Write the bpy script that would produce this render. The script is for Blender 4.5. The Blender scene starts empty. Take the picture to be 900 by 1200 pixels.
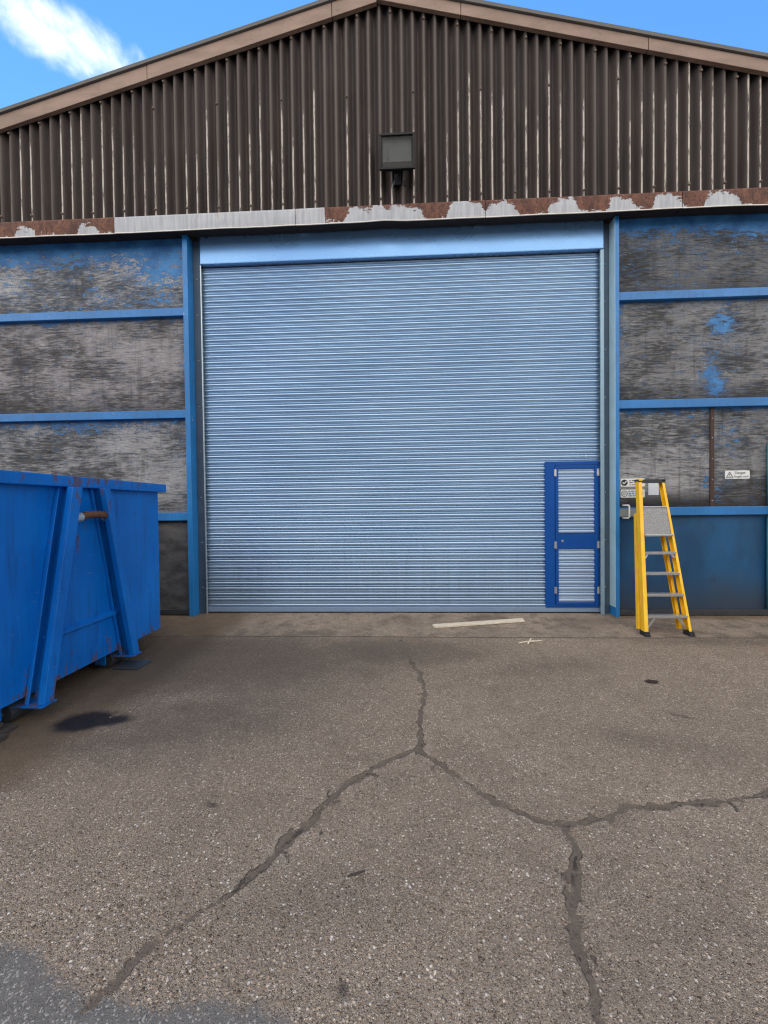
import bpy, bmesh, math, random
import numpy as np
from mathutils import Vector, Matrix, noise as mnoise

random.seed(7)
rng = np.random.default_rng(11)
S = bpy.context.scene
COL = S.collection
R = math.radians

# ------------------------------------------------------------------ helpers
class MB:
    """collects simple shapes; build() links them as one mesh object"""
    def __init__(self):
        self.v = []; self.f = []
    def add(self, vs, fs):
        o = len(self.v); self.v += [tuple(p) for p in vs]; self.f += [[i + o for i in q] for q in fs]; return self
    def box(self, x0, x1, y0, y1, z0, z1):
        v = [(x, y, z) for z in (z0, z1) for y in (y0, y1) for x in (x0, x1)]
        return self.add(v, [(0,2,3,1),(4,5,7,6),(0,1,5,4),(2,6,7,3),(0,4,6,2),(1,3,7,5)])
    def hexa(self, a, b):
        """a, b: two quads (4 points each, same winding) joined"""
        return self.add(list(a) + list(b), [(3,2,1,0),(4,5,6,7),(0,1,5,4),(1,2,6,5),(2,3,7,6),(3,0,4,7)])
    def prism(self, poly, axis, a, b):
        """poly: 2D outline in the two other axes, extruded along axis from a to b"""
        def P(p, t):
            if axis == 'x': return (t, p[0], p[1])
            if axis == 'y': return (p[0], t, p[1])
            return (p[0], p[1], t)
        n = len(poly)
        v = [P(p, a) for p in poly] + [P(p, b) for p in poly]
        f = [list(range(n))[::-1], list(range(n, 2*n))] + [[i, (i+1) % n, n + (i+1) % n, n + i] for i in range(n)]
        return self.add(v, f)
    def tube(self, pts, r, n=12, caps=True):
        pts = [Vector(p) for p in pts]
        rs = r if isinstance(r, (list, tuple)) else [r] * len(pts)
        vs = []; up = None
        for i, p in enumerate(pts):
            t = (pts[min(i+1, len(pts)-1)] - pts[max(i-1, 0)]).normalized()
            if up is None: up = Vector((0,0,1)) if abs(t.z) < .9 else Vector((1,0,0))
            a = t.cross(up).normalized(); b = a.cross(t).normalized(); up = b
            for k in range(n):
                th = 2*math.pi*k/n
                vs.append(p + (a*math.cos(th) + b*math.sin(th)) * rs[i])
        fs = [[i*n+k, i*n+(k+1) % n, (i+1)*n+(k+1) % n, (i+1)*n+k] for i in range(len(pts)-1) for k in range(n)]
        if caps: fs += [list(range(n))[::-1], list(range((len(pts)-1)*n, len(pts)*n))]
        return self.add(vs, fs)
    def beam(self, p, q, w, d, up=(0,0,1)):
        """rectangular bar from p to q; w across, d along 'up'-ish"""
        p = Vector(p); q = Vector(q); t = (q-p).normalized()
        a = t.cross(Vector(up)).normalized(); b = a.cross(t).normalized()
        A = [p + a*sx*w/2 + b*sy*d/2 for sx, sy in ((-1,-1),(1,-1),(1,1),(-1,1))]
        B = [x + (q-p) for x in A]
        return self.hexa(A, B)
    def build(self, name, mat, parent=None, bevel=0, smooth=False, fix=True):
        off = Vector(origin(parent)) if parent else Vector((0,0,0))
        me = bpy.data.meshes.new(name)
        me.from_pydata([tuple(Vector(p) - off) for p in self.v], [], self.f); me.update()
        if fix:
            bm = bmesh.new(); bm.from_mesh(me); bmesh.ops.recalc_face_normals(bm, faces=bm.faces); bm.to_mesh(me); bm.free()
        o = bpy.data.objects.new(name, me); COL.objects.link(o)
        me.materials.append(mat)
        if parent: o.parent = parent
        if smooth: me.polygons.foreach_set('use_smooth', [True]*len(me.polygons))
        if bevel:
            m = o.modifiers.new('bevel', 'BEVEL'); m.width = bevel; m.segments = 2; m.limit_method = 'ANGLE'; m.angle_limit = R(40)
        return o

def origin(o):
    l = Vector((0,0,0))
    while o: l += o.location; o = o.parent
    return l
def tag(o, label=None, cat=None, group=None, kind=None):
    if label: o['label'] = label
    if cat: o['category'] = cat
    if group: o['group'] = group
    if kind: o['kind'] = kind
    return o
def thing(name, loc, label, cat, group=None):
    o = bpy.data.objects.new(name, None); COL.objects.link(o); o.location = loc; o.empty_display_size = .1
    return tag(o, label, cat, group)
def grid_mesh(name, P, mat, parent=None, attrs=None, smooth=True):
    """P: (ny, nx, 3) array -> one sheet"""
    ny, nx, _ = P.shape
    me = bpy.data.meshes.new(name)
    idx = np.arange(ny*nx).reshape(ny, nx)
    q = np.stack([idx[:-1,:-1], idx[:-1,1:], idx[1:,1:], idx[1:,:-1]], -1).reshape(-1, 4)
    me.vertices.add(ny*nx); me.vertices.foreach_set('co', P.reshape(-1).astype(np.float32))
    me.loops.add(q.size); me.loops.foreach_set('vertex_index', q.reshape(-1).astype(np.int32))
    me.polygons.add(len(q)); me.polygons.foreach_set('loop_start', np.arange(0, q.size, 4, dtype=np.int32))
    if smooth: me.polygons.foreach_set('use_smooth', np.ones(len(q), bool))
    for k, a in (attrs or {}).items():
        at = me.attributes.new(k, 'FLOAT', 'POINT'); at.data.foreach_set('value', a.reshape(-1).astype(np.float32))
    me.update(calc_edges=True); me.validate()
    o = bpy.data.objects.new(name, me); COL.objects.link(o); me.materials.append(mat)
    if parent: o.parent = parent
    return o
def vnoise(x, y, seed=0):
    """smooth value noise, numpy, about -1..1"""
    xi = np.floor(x).astype(np.int64); yi = np.floor(y).astype(np.int64)
    fx = x - xi; fy = y - yi; fx = fx*fx*(3-2*fx); fy = fy*fy*(3-2*fy)
    def h(a, b):
        n = (a*374761393 + b*668265263 + seed*1442695) & 0x7fffffff
        n = ((n ^ (n >> 13)) * 1274126177) & 0x7fffffff
        return ((n ^ (n >> 16)) & 0xffff) / 32767.5 - 1
    return (h(xi,yi)*(1-fx) + h(xi+1,yi)*fx)*(1-fy) + (h(xi,yi+1)*(1-fx) + h(xi+1,yi+1)*fx)*fy
def fbm(x, y, seed=0, o=4):
    s = 0; a = 1; t = 0
    for k in range(o):
        s = s + a*vnoise(x*2**k, y*2**k, seed+k); t += a; a *= .5
    return s/t

# ------------------------------------------------------------------ node helper
class NT:
    def __init__(self, name):
        self.m = bpy.data.materials.new(name); self.m.use_nodes = True
        self.t = self.m.node_tree; self.t.nodes.clear()
        self.out = self.t.nodes.new('ShaderNodeOutputMaterial')
        self.b = self.t.nodes.new('ShaderNodeBsdfPrincipled')
        self.t.links.new(self.b.outputs[0], self.out.inputs[0])
        self._oc = None
    def n(self, typ, **kw):
        nd = self.t.nodes.new('ShaderNode' + typ)
        for k, v in kw.items(): setattr(nd, k, v)
        return nd
    def put(self, sock, v):
        if isinstance(v, bpy.types.NodeSocket): self.t.links.new(v, sock)
        elif isinstance(v, (tuple, list)):
            if len(v) == 3 and sock.type == 'RGBA': v = (*v, 1)
            sock.default_value = v
        else: sock.default_value = v
    def set(self, **kw):
        names = dict(color='Base Color', rough='Roughness', metal='Metallic', normal='Normal', spec='Specular IOR Level', coat='Coat Weight', coat_rough='Coat Roughness', ior='IOR', trans='Transmission Weight', alpha='Alpha')
        for k, v in kw.items(): self.put(self.b.inputs[names[k]], v)
        return self.m
    def co(self, scale=None, loc=None):
        if self._oc is None: self._oc = self.n('TexCoord').outputs['Object']
        if scale is None and loc is None: return self._oc
        mp = self.n('Mapping'); self.put(mp.inputs[0], self._oc)
        if scale is not None: mp.inputs['Scale'].default_value = scale if isinstance(scale, (tuple, list)) else (scale,)*3
        if loc is not None: mp.inputs['Location'].default_value = loc
        return mp.outputs[0]
    def xyz(self):
        s = self.n('SeparateXYZ'); self.put(s.inputs[0], self.co()); return s.outputs
    def noise(self, vec=None, scale=5, detail=4, rough=.55, dist=0):
        t = self.n('TexNoise'); self.put(t.inputs['Vector'], vec or self.co())
        t.inputs['Scale'].default_value = scale; t.inputs['Detail'].default_value = detail
        t.inputs['Roughness'].default_value = rough; t.inputs['Distortion'].default_value = dist
        return t.outputs['Fac']
    def voro(self, vec=None, scale=5, feature='F1', out='Color', rand=1):
        t = self.n('TexVoronoi'); t.feature = feature; self.put(t.inputs['Vector'], vec or self.co())
        t.inputs['Scale'].default_value = scale; t.inputs['Randomness'].default_value = rand
        return t.outputs[out]
    def math(self, op, a, b=0, c=0, clamp=False):
        m = self.n('Math', operation=op, use_clamp=clamp)
        for i, v in enumerate((a, b, c)): self.put(m.inputs[i], v)
        return m.outputs[0]
    def mix(self, f, a, b, mode='MIX'):
        m = self.n('Mix', data_type='RGBA', blend_type=mode)
        self.put(m.inputs[0], f); self.put(m.inputs[6], a); self.put(m.inputs[7], b)
        return m.outputs[2]
    def ramp(self, f, stops):
        r = self.n('ValToRGB'); self.put(r.inputs[0], f); e = r.color_ramp.elements
        while len(e) < len(stops): e.new(.5)
        for el, (p, c) in zip(e, stops):
            el.position = p; el.color = (c, c, c, 1) if not isinstance(c, (tuple, list)) else (*c, 1)
        return r.outputs[0]
    def step(self, f, a, b):
        m = self.n('MapRange', interpolation_type='SMOOTHSTEP'); self.put(m.inputs[0], f)
        m.inputs[1].default_value = a; m.inputs[2].default_value = b
        return m.outputs[0]
    def attr(self, name):
        return self.n('Attribute', attribute_name=name).outputs['Fac']
    def bump(self, h, strength=.3, dist=.01, normal=None):
        b = self.n('Bump'); b.inputs['Strength'].default_value = strength; b.inputs['Distance'].default_value = dist
        self.put(b.inputs['Height'], h)
        if normal is not None: self.put(b.inputs['Normal'], normal)
        return b.outputs[0]
    def gauss(self, X, Z, x, z, sx, sz):
        a = self.math('DIVIDE', self.math('SUBTRACT', X, x), sx); b = self.math('DIVIDE', self.math('SUBTRACT', Z, z), sz)
        r = self.math('ADD', self.math('MULTIPLY', a, a), self.math('MULTIPLY', b, b))
        return self.math('EXPONENT', self.math('MULTIPLY', r, -1))

def painted(name, col, rough=.4, var=.25, dirt=(.05,.045,.04), dirt_amt=.35, rust=0, spec=.5, grime_top=None, bright=None, chip=None):
    n = NT(name)
    big = n.noise(scale=1.7, detail=5, rough=.6)
    fine = n.noise(n.co((9, 9, 2.2)), scale=3, detail=6, rough=.65)
    c = n.mix(n.step(big, .3, .75), tuple(x*(1-var) for x in col), tuple(min(1, x*(1+var)) for x in col))
    c = n.mix(n.math('MULTIPLY', n.step(fine, .5, .78), dirt_amt), c, dirt)
    r = n.math('ADD', rough, n.math('MULTIPLY', n.math('SUBTRACT', fine, .5), .35))
    h = n.math('MULTIPLY', n.noise(scale=40, detail=3), .15)
    if rust:
        s = n.noise(n.co((6, 6, 1.5)), scale=2.4, detail=8, rough=.7)
        k = n.step(s, 1 - rust, 1.06 - rust)
        c = n.mix(k, c, n.mix(n.noise(scale=30, detail=4), (.06,.025,.012), (.26,.10,.04)))
        r = n.math('ADD', r, n.math('MULTIPLY', k, .35))
        h = n.math('ADD', h, n.math('MULTIPLY', k, -.4))
    if chip:
        s = n.noise(n.co((1, 1, .6)), scale=15, detail=8, rough=.75)
        k = n.step(n.math('ADD', s, n.math('MULTIPLY', n.math('SUBTRACT', big, .5), .25)), .655, .67)
        c = n.mix(k, c, chip); h = n.math('ADD', h, n.math('MULTIPLY', k, -.5))
    return n.set(color=c, rough=r, spec=spec, normal=n.bump(h, .25, .004))

def plain(name, col, rough=.6, metal=0, var=.2, scale=12, bump=.1, spec=.5):
    n = NT(name)
    f = n.noise(scale=scale, detail=5, rough=.6)
    c = n.mix(f, tuple(x*(1-var) for x in col), tuple(min(1, x*(1+var)) for x in col))
    return n.set(color=c, rough=n.math('ADD', rough, n.math('MULTIPLY', n.math('SUBTRACT', f, .5), .3)), metal=metal, spec=spec, normal=n.bump(n.noise(scale=scale*5, detail=3), bump, .003))

# ------------------------------------------------------------------ materials
M = {}
BLUE = (.022, .185, .50)
M['rail'] = painted('rail_blue', BLUE, rough=.42, var=.15, dirt_amt=.35, chip=(.25,.25,.25))
M['post'] = painted('post_blue', (.020,.195,.52), rough=.38, var=.15, dirt_amt=.3, chip=(.4,.42,.43))
M['frame_blue'] = painted('door_frame_blue', (.001,.072,.34), rough=.45, var=.1, dirt_amt=.10, spec=.3)
M['lower_panel'] = None
M['galv'] = plain('galvanised_steel', (.50,.56,.58), rough=.36, metal=.75, var=.18, scale=5)
M['guide_cyan'] = plain('guide_cyan_sheen', (.30,.44,.54), rough=.4, metal=.3, var=.22, scale=4)
M['side_sheen'] = plain('pale_cyan_sheen', (.42,.63,.76), rough=.4, metal=.15, var=.22, scale=4)
M['jamb'] = plain('guide_channel_steel', (.075,.11,.155), rough=.45, metal=.3, var=.25, scale=6)
M['alu'] = plain('aluminium', (.62,.63,.65), rough=.34, metal=.85, var=.12, scale=18)
M['black'] = plain('black_plastic', (.007,.007,.0075), rough=.6, var=.3, spec=.25)
M['rubber'] = plain('black_rubber', (.015,.015,.016), rough=.8, var=.3)
M['dark_steel'] = plain('dark_steel', (.045,.05,.06), rough=.6, metal=.3, var=.4)
M['white'] = plain('white_plastic', (.78,.80,.80), rough=.4, var=.05)
M['paper'] = plain('paper_sheet', (.62,.68,.74), rough=.7, var=.06)
M['ink'] = plain('black_ink', (.02,.02,.022), rough=.6, var=.1)
M['grey_ink'] = plain('grey_ink', (.20,.22,.24), rough=.6, var=.1)
M['blue_ink'] = plain('blue_ink', (.04,.22,.42), rough=.6, var=.1)
M['red_ink'] = plain('brown_ink', (.30,.18,.10), rough=.6, var=.1)
M['bolt'] = plain('zinc_bolt', (.40,.40,.40), rough=.5, metal=.6, var=.3)
M['rust_bar'] = plain('rusty_bar', (.12,.048,.022), rough=.75, var=.5, scale=25, bump=.4)
M['timber'] = plain('old_timber', (.06,.05,.045), rough=.9, var=.5, scale=9, bump=.5)
M['leaf'] = plain('dead_leaf', (.035,.022,.015), rough=.8, var=.4, scale=40)
M['roofing'] = plain('roof_sheet', (.12,.115,.11), rough=.85, var=.3, scale=3)
M['inside'] = plain('dark_interior', (.05,.05,.05), rough=.9)

# shutter paint
def m_shutter():
    n = NT('shutter_paint')
    big = n.noise(n.co((.5, 1, .9)), scale=1.4, detail=5)
    c = n.mix(n.step(big, .3, .7), (.40,.57,.77), (.45,.62,.81))
    st = n.noise(n.co((14, 1, .5)), scale=2, detail=5, rough=.6)
    c = n.mix(n.math('MULTIPLY', n.step(st, .55, .85), .18), c, (.20,.27,.37))
    X, Y, Z = n.xyz()
    dt = n.math('MULTIPLY', n.step(n.math('ADD', Z, n.math('MULTIPLY', st, -1.2)), .55, -.75), .28)
    c = n.mix(dt, c, (.15,.16,.18))
    r = n.math('ADD', .17, n.math('MULTIPLY', n.noise(scale=9, detail=4), .14))
    return n.set(color=c, rough=r, metal=.6, spec=.7)
M['shutter'] = m_shutter()
M['header'] = plain('header_box_paint', (.21,.42,.74), rough=.28, metal=.5, var=.06, scale=2, bump=.03)
M['bottom_bar'] = plain('bottom_bar_paint', (.26,.38,.58), rough=.35, metal=.3, var=.15, scale=4)

# corrugated cladding
PITCH = .1475
def m_cladding():
    n = NT('brown_corrugated_sheet')
    X, Y, Z = n.xyz()
    u = n.math('DIVIDE', X, PITCH); idx = n.math('FLOOR', u); ph = n.math('SUBTRACT', u, idx)
    big = n.noise(n.co((1, 1, .35)), scale=1.6, detail=6, rough=.65)
    c = n.mix(n.step(big, .3, .72), (.026,.0185,.0175), (.053,.040,.037))
    str_ = n.noise(n.co((10, 10, .7)), scale=2.5, detail=6, rough=.7)
    c = n.mix(n.math('MULTIPLY', n.step(str_, .52, .75), .5), c, (.10,.088,.083))
    c = n.mix(n.math('MULTIPLY', n.step(str_, .46, .25), .5), c, (.03,.024,.022))
    # pale run-off marks on the crests, each starting at its own height
    w1 = n.n('TexWhiteNoise', noise_dimensions='1D'); n.put(w1.inputs['W'], idx); r1 = w1.outputs['Value']
    w2 = n.n('TexWhiteNoise', noise_dimensions='1D'); n.put(w2.inputs['W'], n.math('ADD', idx, 71.3)); r2 = w2.outputs['Value']
    top = n.math('ADD', n.math('ADD', 6.42, n.math('MULTIPLY', X, .045)), n.math('MULTIPLY', r1, .85))
    top = n.math('ADD', top, n.math('MULTIPLY', n.math('SUBTRACT', n.noise(n.co((3, 3, 3)), scale=2), .5), .8))
    zf = n.step(n.math('SUBTRACT', top, Z), 0, .25)
    width = n.math('ADD', .026, n.math('MULTIPLY', n.noise(n.co((30, 1, 1.4)), scale=3, detail=4, rough=.7), .075))
    wob = n.math('MULTIPLY', n.math('SUBTRACT', n.noise(n.co((2, 1, 2)), scale=2), .5), .05)
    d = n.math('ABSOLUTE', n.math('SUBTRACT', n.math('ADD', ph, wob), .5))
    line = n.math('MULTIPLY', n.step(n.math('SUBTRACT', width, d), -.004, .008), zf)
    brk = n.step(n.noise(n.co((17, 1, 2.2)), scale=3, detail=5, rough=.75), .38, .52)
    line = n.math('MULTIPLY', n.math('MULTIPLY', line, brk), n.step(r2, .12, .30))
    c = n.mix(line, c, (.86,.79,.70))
    soft = n.math('MULTIPLY', n.step(d, .20, .0), .55)  # crests lightened in colour, standing in for shade in the valleys
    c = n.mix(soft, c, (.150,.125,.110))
    h = n.noise(scale=30, detail=5)
    return n.set(color=c, rough=.7, normal=n.bump(h, .2, .004), spec=.35)
M['cladding'] = m_cladding()

def m_verge():
    n = NT('brown_verge_paint')
    big = n.noise(n.co((1, 1, 4)), scale=1.6, detail=6, rough=.65)
    c = n.mix(n.step(big, .3, .7), (.21,.140,.108), (.30,.205,.160))
    f = n.noise(scale=9, detail=7, rough=.7)
    c = n.mix(n.math('MULTIPLY', n.step(f, .55, .75), .55), c, (.07,.045,.035))
    return n.set(color=c, rough=.6, normal=n.bump(f, .2, .004))
M['verge'] = m_verge()

def m_flash():
    n = NT('peeling_rusty_flashing')
    a = n.attr('peel')
    edge = n.noise(n.co((1, 1, 1.6)), scale=13, detail=9, rough=.72)
    k = n.step(n.math('ADD', a, n.math('MULTIPLY', n.math('SUBTRACT', edge, .5), 1.15)), -.012, .012)
    f = n.noise(n.co((2, 1, 1)), scale=7, detail=7, rough=.7)
    rust = n.mix(n.step(f, .3, .72), (.060,.022,.014), (.19,.075,.045))
    rust = n.mix(n.step(n.noise(scale=28, detail=7, rough=.7), .54, .62), rust, (.035,.018,.013))
    st = n.noise(n.co((9, 1, 1)), scale=3, detail=5, rough=.6)
    metal = n.mix(n.step(st, .3, .7), (.32,.34,.38), (.44,.46,.49))
    metal = n.mix(n.math('MULTIPLY', n.step(n.noise(n.co((6,1,1.5)), scale=3, detail=6), .6, .75), .45), metal, (.33,.20,.13))
    c = n.mix(k, rust, metal)
    rr = n.math('SUBTRACT', .75, n.math('MULTIPLY', k, .3))
    return n.set(color=c, rough=rr, normal=n.bump(n.math('ADD', n.math('MULTIPLY', k, -.5), n.math('MULTIPLY', f, .4)), .35, .004))
M['flash'] = m_flash()
M['lip'] = plain('pale_flashing_edge', (.72,.67,.60), rough=.5, metal=.1, var=.15)  # pale colour stands for light caught along the lower edge
M['soffit'] = plain('dark_soffit', (.022,.014,.011), rough=.9, var=.3)  # shade under the flashing put into a dark colour

def m_ply(name, seed, ztop, zbot, tone=1.0, band=.2, bandamt=.5, patches=(), warm=0, light=.35, thr=.62, dark_low=.3):
    n = NT(name)
    X, Y, Z = n.xyz()
    off = (seed*3.7, seed*1.3, seed*5.1)
    warp = n.noise(n.co((.55, 1, .9), off), scale=1.5, detail=3, rough=.45)
    wz = n.math('ADD', Z, n.math('MULTIPLY', warp, .22))
    def grain(sx, scale, detail, rough, add):
        v = n.n('CombineXYZ'); n.put(v.inputs[0], n.math('MULTIPLY', X, sx)); n.put(v.inputs[1], float(seed) + add); n.put(v.inputs[2], wz)
        return n.noise(v.outputs[0], scale=scale, detail=detail, rough=rough)
    g1 = grain(.26, 13, 6, .62, 0)
    g2 = grain(.14, 46, 3, .6, 9)
    crk = n.step(grain(.055, 34, 5, .7, 20), .575, .605)
    crk2 = n.step(grain(.03, 75, 3, .6, 27), .59, .63)
    spots = n.step(n.noise(n.co((.8, 1, 1.6), off), scale=3.2, detail=6, rough=.65), .44, .56)
    pal = n.math('MULTIPLY', n.step(grain(.22, 34, 7, .75, 33), .56, .60), spots)
    blot = n.noise(n.co((.55, 1, 1.0), off), scale=2.0, detail=7, rough=.62)
    val = n.math('ADD', n.math('MULTIPLY', g1, .24), n.math('ADD', n.math('MULTIPLY', g2, .38), n.math('MULTIPLY', blot, .62)))
    L = light*.84
    W = 1 + warm*.05
    c = n.ramp(val, [(.45, (.030*tone*W, .028*tone, .027*tone)), (.57, (.285*L*tone*W, .29*L*tone, .30*L*tone)), (.655, (.80*L*tone*W, .81*L*tone, .84*L*tone)), (.82, (1.25*L*tone*W, 1.27*L*tone, 1.31*L*tone))])
    c = n.mix(n.math('MULTIPLY', n.math('MAXIMUM', n.math('MULTIPLY', crk, n.math('SUBTRACT', 1.05, spots)), n.math('MULTIPLY', crk2, .6)), .85), c, (.020,.017,.015))
    c = n.mix(n.math('MULTIPLY', pal, .6), c, (.46*tone,.46*tone,.475*tone))
    # brown water marks
    br = n.step(n.noise(n.co((1.1, 1, .5), (off[2], 0, off[0])), scale=2.3, detail=5), .52, .75)
    c = n.mix(n.math('MULTIPLY', br, .22), c, (.075*tone, .060*tone, .050*tone))
    run = n.step(n.noise(n.co((5, 1, .35), off), scale=2.6, detail=6, rough=.65), .52, .72)
    c = n.mix(n.math('MULTIPLY', run, .45), c, (.045*tone, .040*tone, .037*tone))
    # soil along the lower edge
    low = n.math('MULTIPLY', n.step(n.math('ADD', n.math('SUBTRACT', Z, zbot), n.math('MULTIPLY', blot, -.25)), .18, -.12), dark_low*2)
    c = n.mix(low, c, (.028,.024,.022))
    # what is left of the blue paint
    fl = n.math('ADD', n.math('MULTIPLY', n.math('SUBTRACT', n.noise(n.co((2.2, 1, 5.5), off), scale=3.6, detail=10, rough=.78, dist=.5), .5), 1.35), .5)
    d = n.math('SUBTRACT', ztop, Z)
    bias = n.math('MULTIPLY', n.math('EXPONENT', n.math('DIVIDE', n.math('MULTIPLY', d, -1), band)), bandamt)
    for (px, pz, sx, sz, am) in patches:
        bias = n.math('ADD', bias, n.math('MULTIPLY', n.gauss(X, Z, px, pz, sx, sz), am))
    pv = n.math('ADD', fl, bias)
    k = n.step(pv, thr, thr + .015)
    pc = n.mix(n.step(n.noise(n.co(None, off), scale=5, detail=5), .3, .7), (.015,.10,.30), (.05,.25,.58))
    pc = n.mix(n.math('MULTIPLY', n.step(g1, .55, .75), .35), pc, (.22,.27,.30))
    c2 = n.mix(n.math('MULTIPLY', n.step(n.math('ABSOLUTE', n.math('SUBTRACT', pv, thr)), .03, .0), .45), c, (.025,.025,.03))  # dark outlines and crackle: shadows of curled flakes put into the colour
    ce = n.voro(n.co((2.4, 1, 7), off), scale=7, feature='DISTANCE_TO_EDGE', out='Distance')
    cz = n.math('MULTIPLY', n.step(ce, .07, .02), n.step(pv, thr-.24, thr-.06))
    c2 = n.mix(n.math('MULTIPLY', cz, .7), c2, (.02,.022,.026))
    c = n.mix(k, c2, pc)
    # faint blue ghosting in the wood
    c = n.mix(n.math('MULTIPLY', n.step(pv, thr-.22, thr), .22), c, (.06,.15,.30))
    h = n.math('ADD', n.math('MULTIPLY', g1, .8), n.math('ADD', n.math('MULTIPLY', g2, .4), n.math('ADD', n.math('MULTIPLY', k, .35), n.math('MULTIPLY', crk, -.5))))
    return n.set(color=c, rough=n.math('SUBTRACT', .82, n.math('MULTIPLY', k, .3)), normal=n.bump(h, .4, .006), spec=.3)

def m_lower():
    n = NT('dull_blue_sheet')
    X, Y, Z = n.xyz()
    b = n.noise(n.co((1.3, 1, .8)), scale=1.5, detail=6, rough=.6)
    c = n.mix(n.step(b, .3, .72), (.002,.048,.13), (.003,.092,.24))
    s = n.noise(n.co((5, 1, .8)), scale=2, detail=6, rough=.65)
    c = n.mix(n.math('MULTIPLY', n.step(s, .55, .8), .4), c, (.05,.11,.18))
    bb = n.noise(n.co((1, 1, .8), (4, 0, 2)), scale=2.3, detail=8, rough=.7)
    c = n.mix(n.math('MULTIPLY', n.step(bb, .56, .66), .7), c, (.006,.035,.08))
    c = n.mix(n.math('MULTIPLY', n.step(bb, .40, .33), .6), c, (.004,.12,.24))
    c = n.mix(n.math('MULTIPLY', n.step(n.math('ADD', Z, n.math('MULTIPLY', b, -.9)), .22, -.45), .8), c, (.03,.038,.05))
    return n.set(color=c, rough=.5, normal=n.bump(s, .15, .005))
M['lower_panel'] = m_lower()
def m_lower_left():
    n = NT('grimy_dark_board')
    b = n.noise(n.co((1.3, 1, 2.5)), scale=2.5, detail=6, rough=.65)
    c = n.mix(n.step(b, .3, .72), (.035,.036,.04), (.12,.12,.125))
    return n.set(color=c, rough=.7, normal=n.bump(b, .3, .005))
M['grimy'] = m_lower_left()

def m_skip():
    n = NT('blue_skip_paint')
    X, Y, Z = n.xyz()                       # local: z=0 on the ground
    b = n.noise(scale=1.3, detail=5, rough=.55)
    c = n.mix(n.step(b, .3, .7), (.001,.125,.50), (.002,.175,.64))
    v = n.noise(n.co((7, 7, .9)), scale=1.6, detail=6, rough=.65)
    c = n.mix(n.math('MULTIPLY', n.step(v, .52, .75), .55), c, (.006,.05,.22))
    sp = n.noise(n.co((5, 5, 1.6)), scale=2.6, detail=9, rough=.72)
    low = n.math('MULTIPLY', n.step(Z, .55, .12), .16)
    hi = n.math('MULTIPLY', n.step(Z, 1.66, 1.78), .135)
    apx = n.math('MULTIPLY', n.gauss(Y, Z, -.08, 1.45, .22, .50), .13)
    k = n.step(n.math('ADD', n.math('ADD', sp, apx), n.math('ADD', low, hi)), .672, .705)
    rc = n.mix(n.noise(scale=35, detail=4), (.045,.03,.022), (.19,.09,.045))
    c = n.mix(n.math('MULTIPLY', k, .75), c, rc)
    bl = n.step(n.noise(n.co((1.2, 1.2, 1.6)), scale=9, detail=8, rough=.78), .64, .67)
    c = n.mix(n.math('MULTIPLY', bl, .75), c, (.075,.05,.04))
    gr = n.step(n.noise(n.co((11, 11, .5)), scale=2.2, detail=6, rough=.7), .50, .72)
    c = n.mix(n.math('MULTIPLY', gr, .32), c, (.02,.045,.13))
    pls = n.step(n.noise(n.co((6, 6, 40)), scale=1.3, detail=4, rough=.7), .66, .69)
    c = n.mix(n.math('MULTIPLY', pls, .6), c, (.16,.28,.50))
    sc = n.step(n.noise(n.co((3, 3, 30)), scale=2, detail=6, rough=.7), .70, .73)
    c = n.mix(n.math('MULTIPLY', sc, .6), c, (.03,.035,.06))
    r = n.math('ADD', .42, n.math('MULTIPLY', k, .35))
    return n.set(color=c, rough=r, normal=n.bump(n.math('ADD', n.math('MULTIPLY', n.noise(scale=2.2, detail=2), 3), n.math('MULTIPLY', k, -.2)), .25, .012), spec=.3)
M['skip'] = m_skip()

def m_yellow():
    n = NT('yellow_fibreglass')
    b = n.noise(n.co((4, 4, 1.2)), scale=3, detail=6, rough=.65)
    c = n.mix(n.step(b, .3, .7), (.86,.46,.008), (.95,.60,.015))
    k = n.step(n.noise(n.co((12, 12, 4)), scale=3, detail=7, rough=.7), .62, .72)
    c = n.mix(n.math('MULTIPLY', k, .65), c, (.30,.13,.02))
    k2 = n.step(n.noise(n.co((3, 3, 1)), scale=24, detail=6, rough=.75), .64, .68)
    c = n.mix(n.math('MULTIPLY', k2, .7), c, (.10,.07,.03))
    return n.set(color=c, rough=.42, normal=n.bump(b, .1, .003))
M['yellow'] = m_yellow()

def m_tread():
    n = NT('tread_plate')
    v = n.voro(n.co((1, 1, 1)), scale=55, feature='F1', out='Distance')
    c = n.mix(n.step(v, .2, .5), (.29,.295,.305), (.21,.215,.225))
    return n.set(color=c, rough=.45, metal=.5, normal=n.bump(n.math('MULTIPLY', v, -1), .5, .004))
M['tread'] = m_tread()

def m_plank():
    n = NT('pale_timber')
    g = n.noise(n.co((1.2, 14, 14)), scale=5, detail=6, rough=.6)
    c = n.mix(n.step(g, .3, .7), (.56,.49,.38), (.80,.73,.60))
    kn = n.step(n.noise(n.co((5, 9, 9)), scale=2.3, detail=2), .66, .72)
    c = n.mix(n.math('MULTIPLY', kn, .6), c, (.16,.10,.06))
    return n.set(color=c, rough=.75, normal=n.bump(g, .3, .003))
M['plank'] = m_plank()

def m_glass():
    n = NT('floodlight_glass')
    return n.set(color=(.03,.035,.034), rough=.05, ior=1.5, spec=.25, alpha=.30)
M['glass'] = m_glass()
M['reflector'] = plain('lamp_reflector', (.19,.205,.20), rough=.55, metal=.2, var=.15, scale=6)

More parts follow.
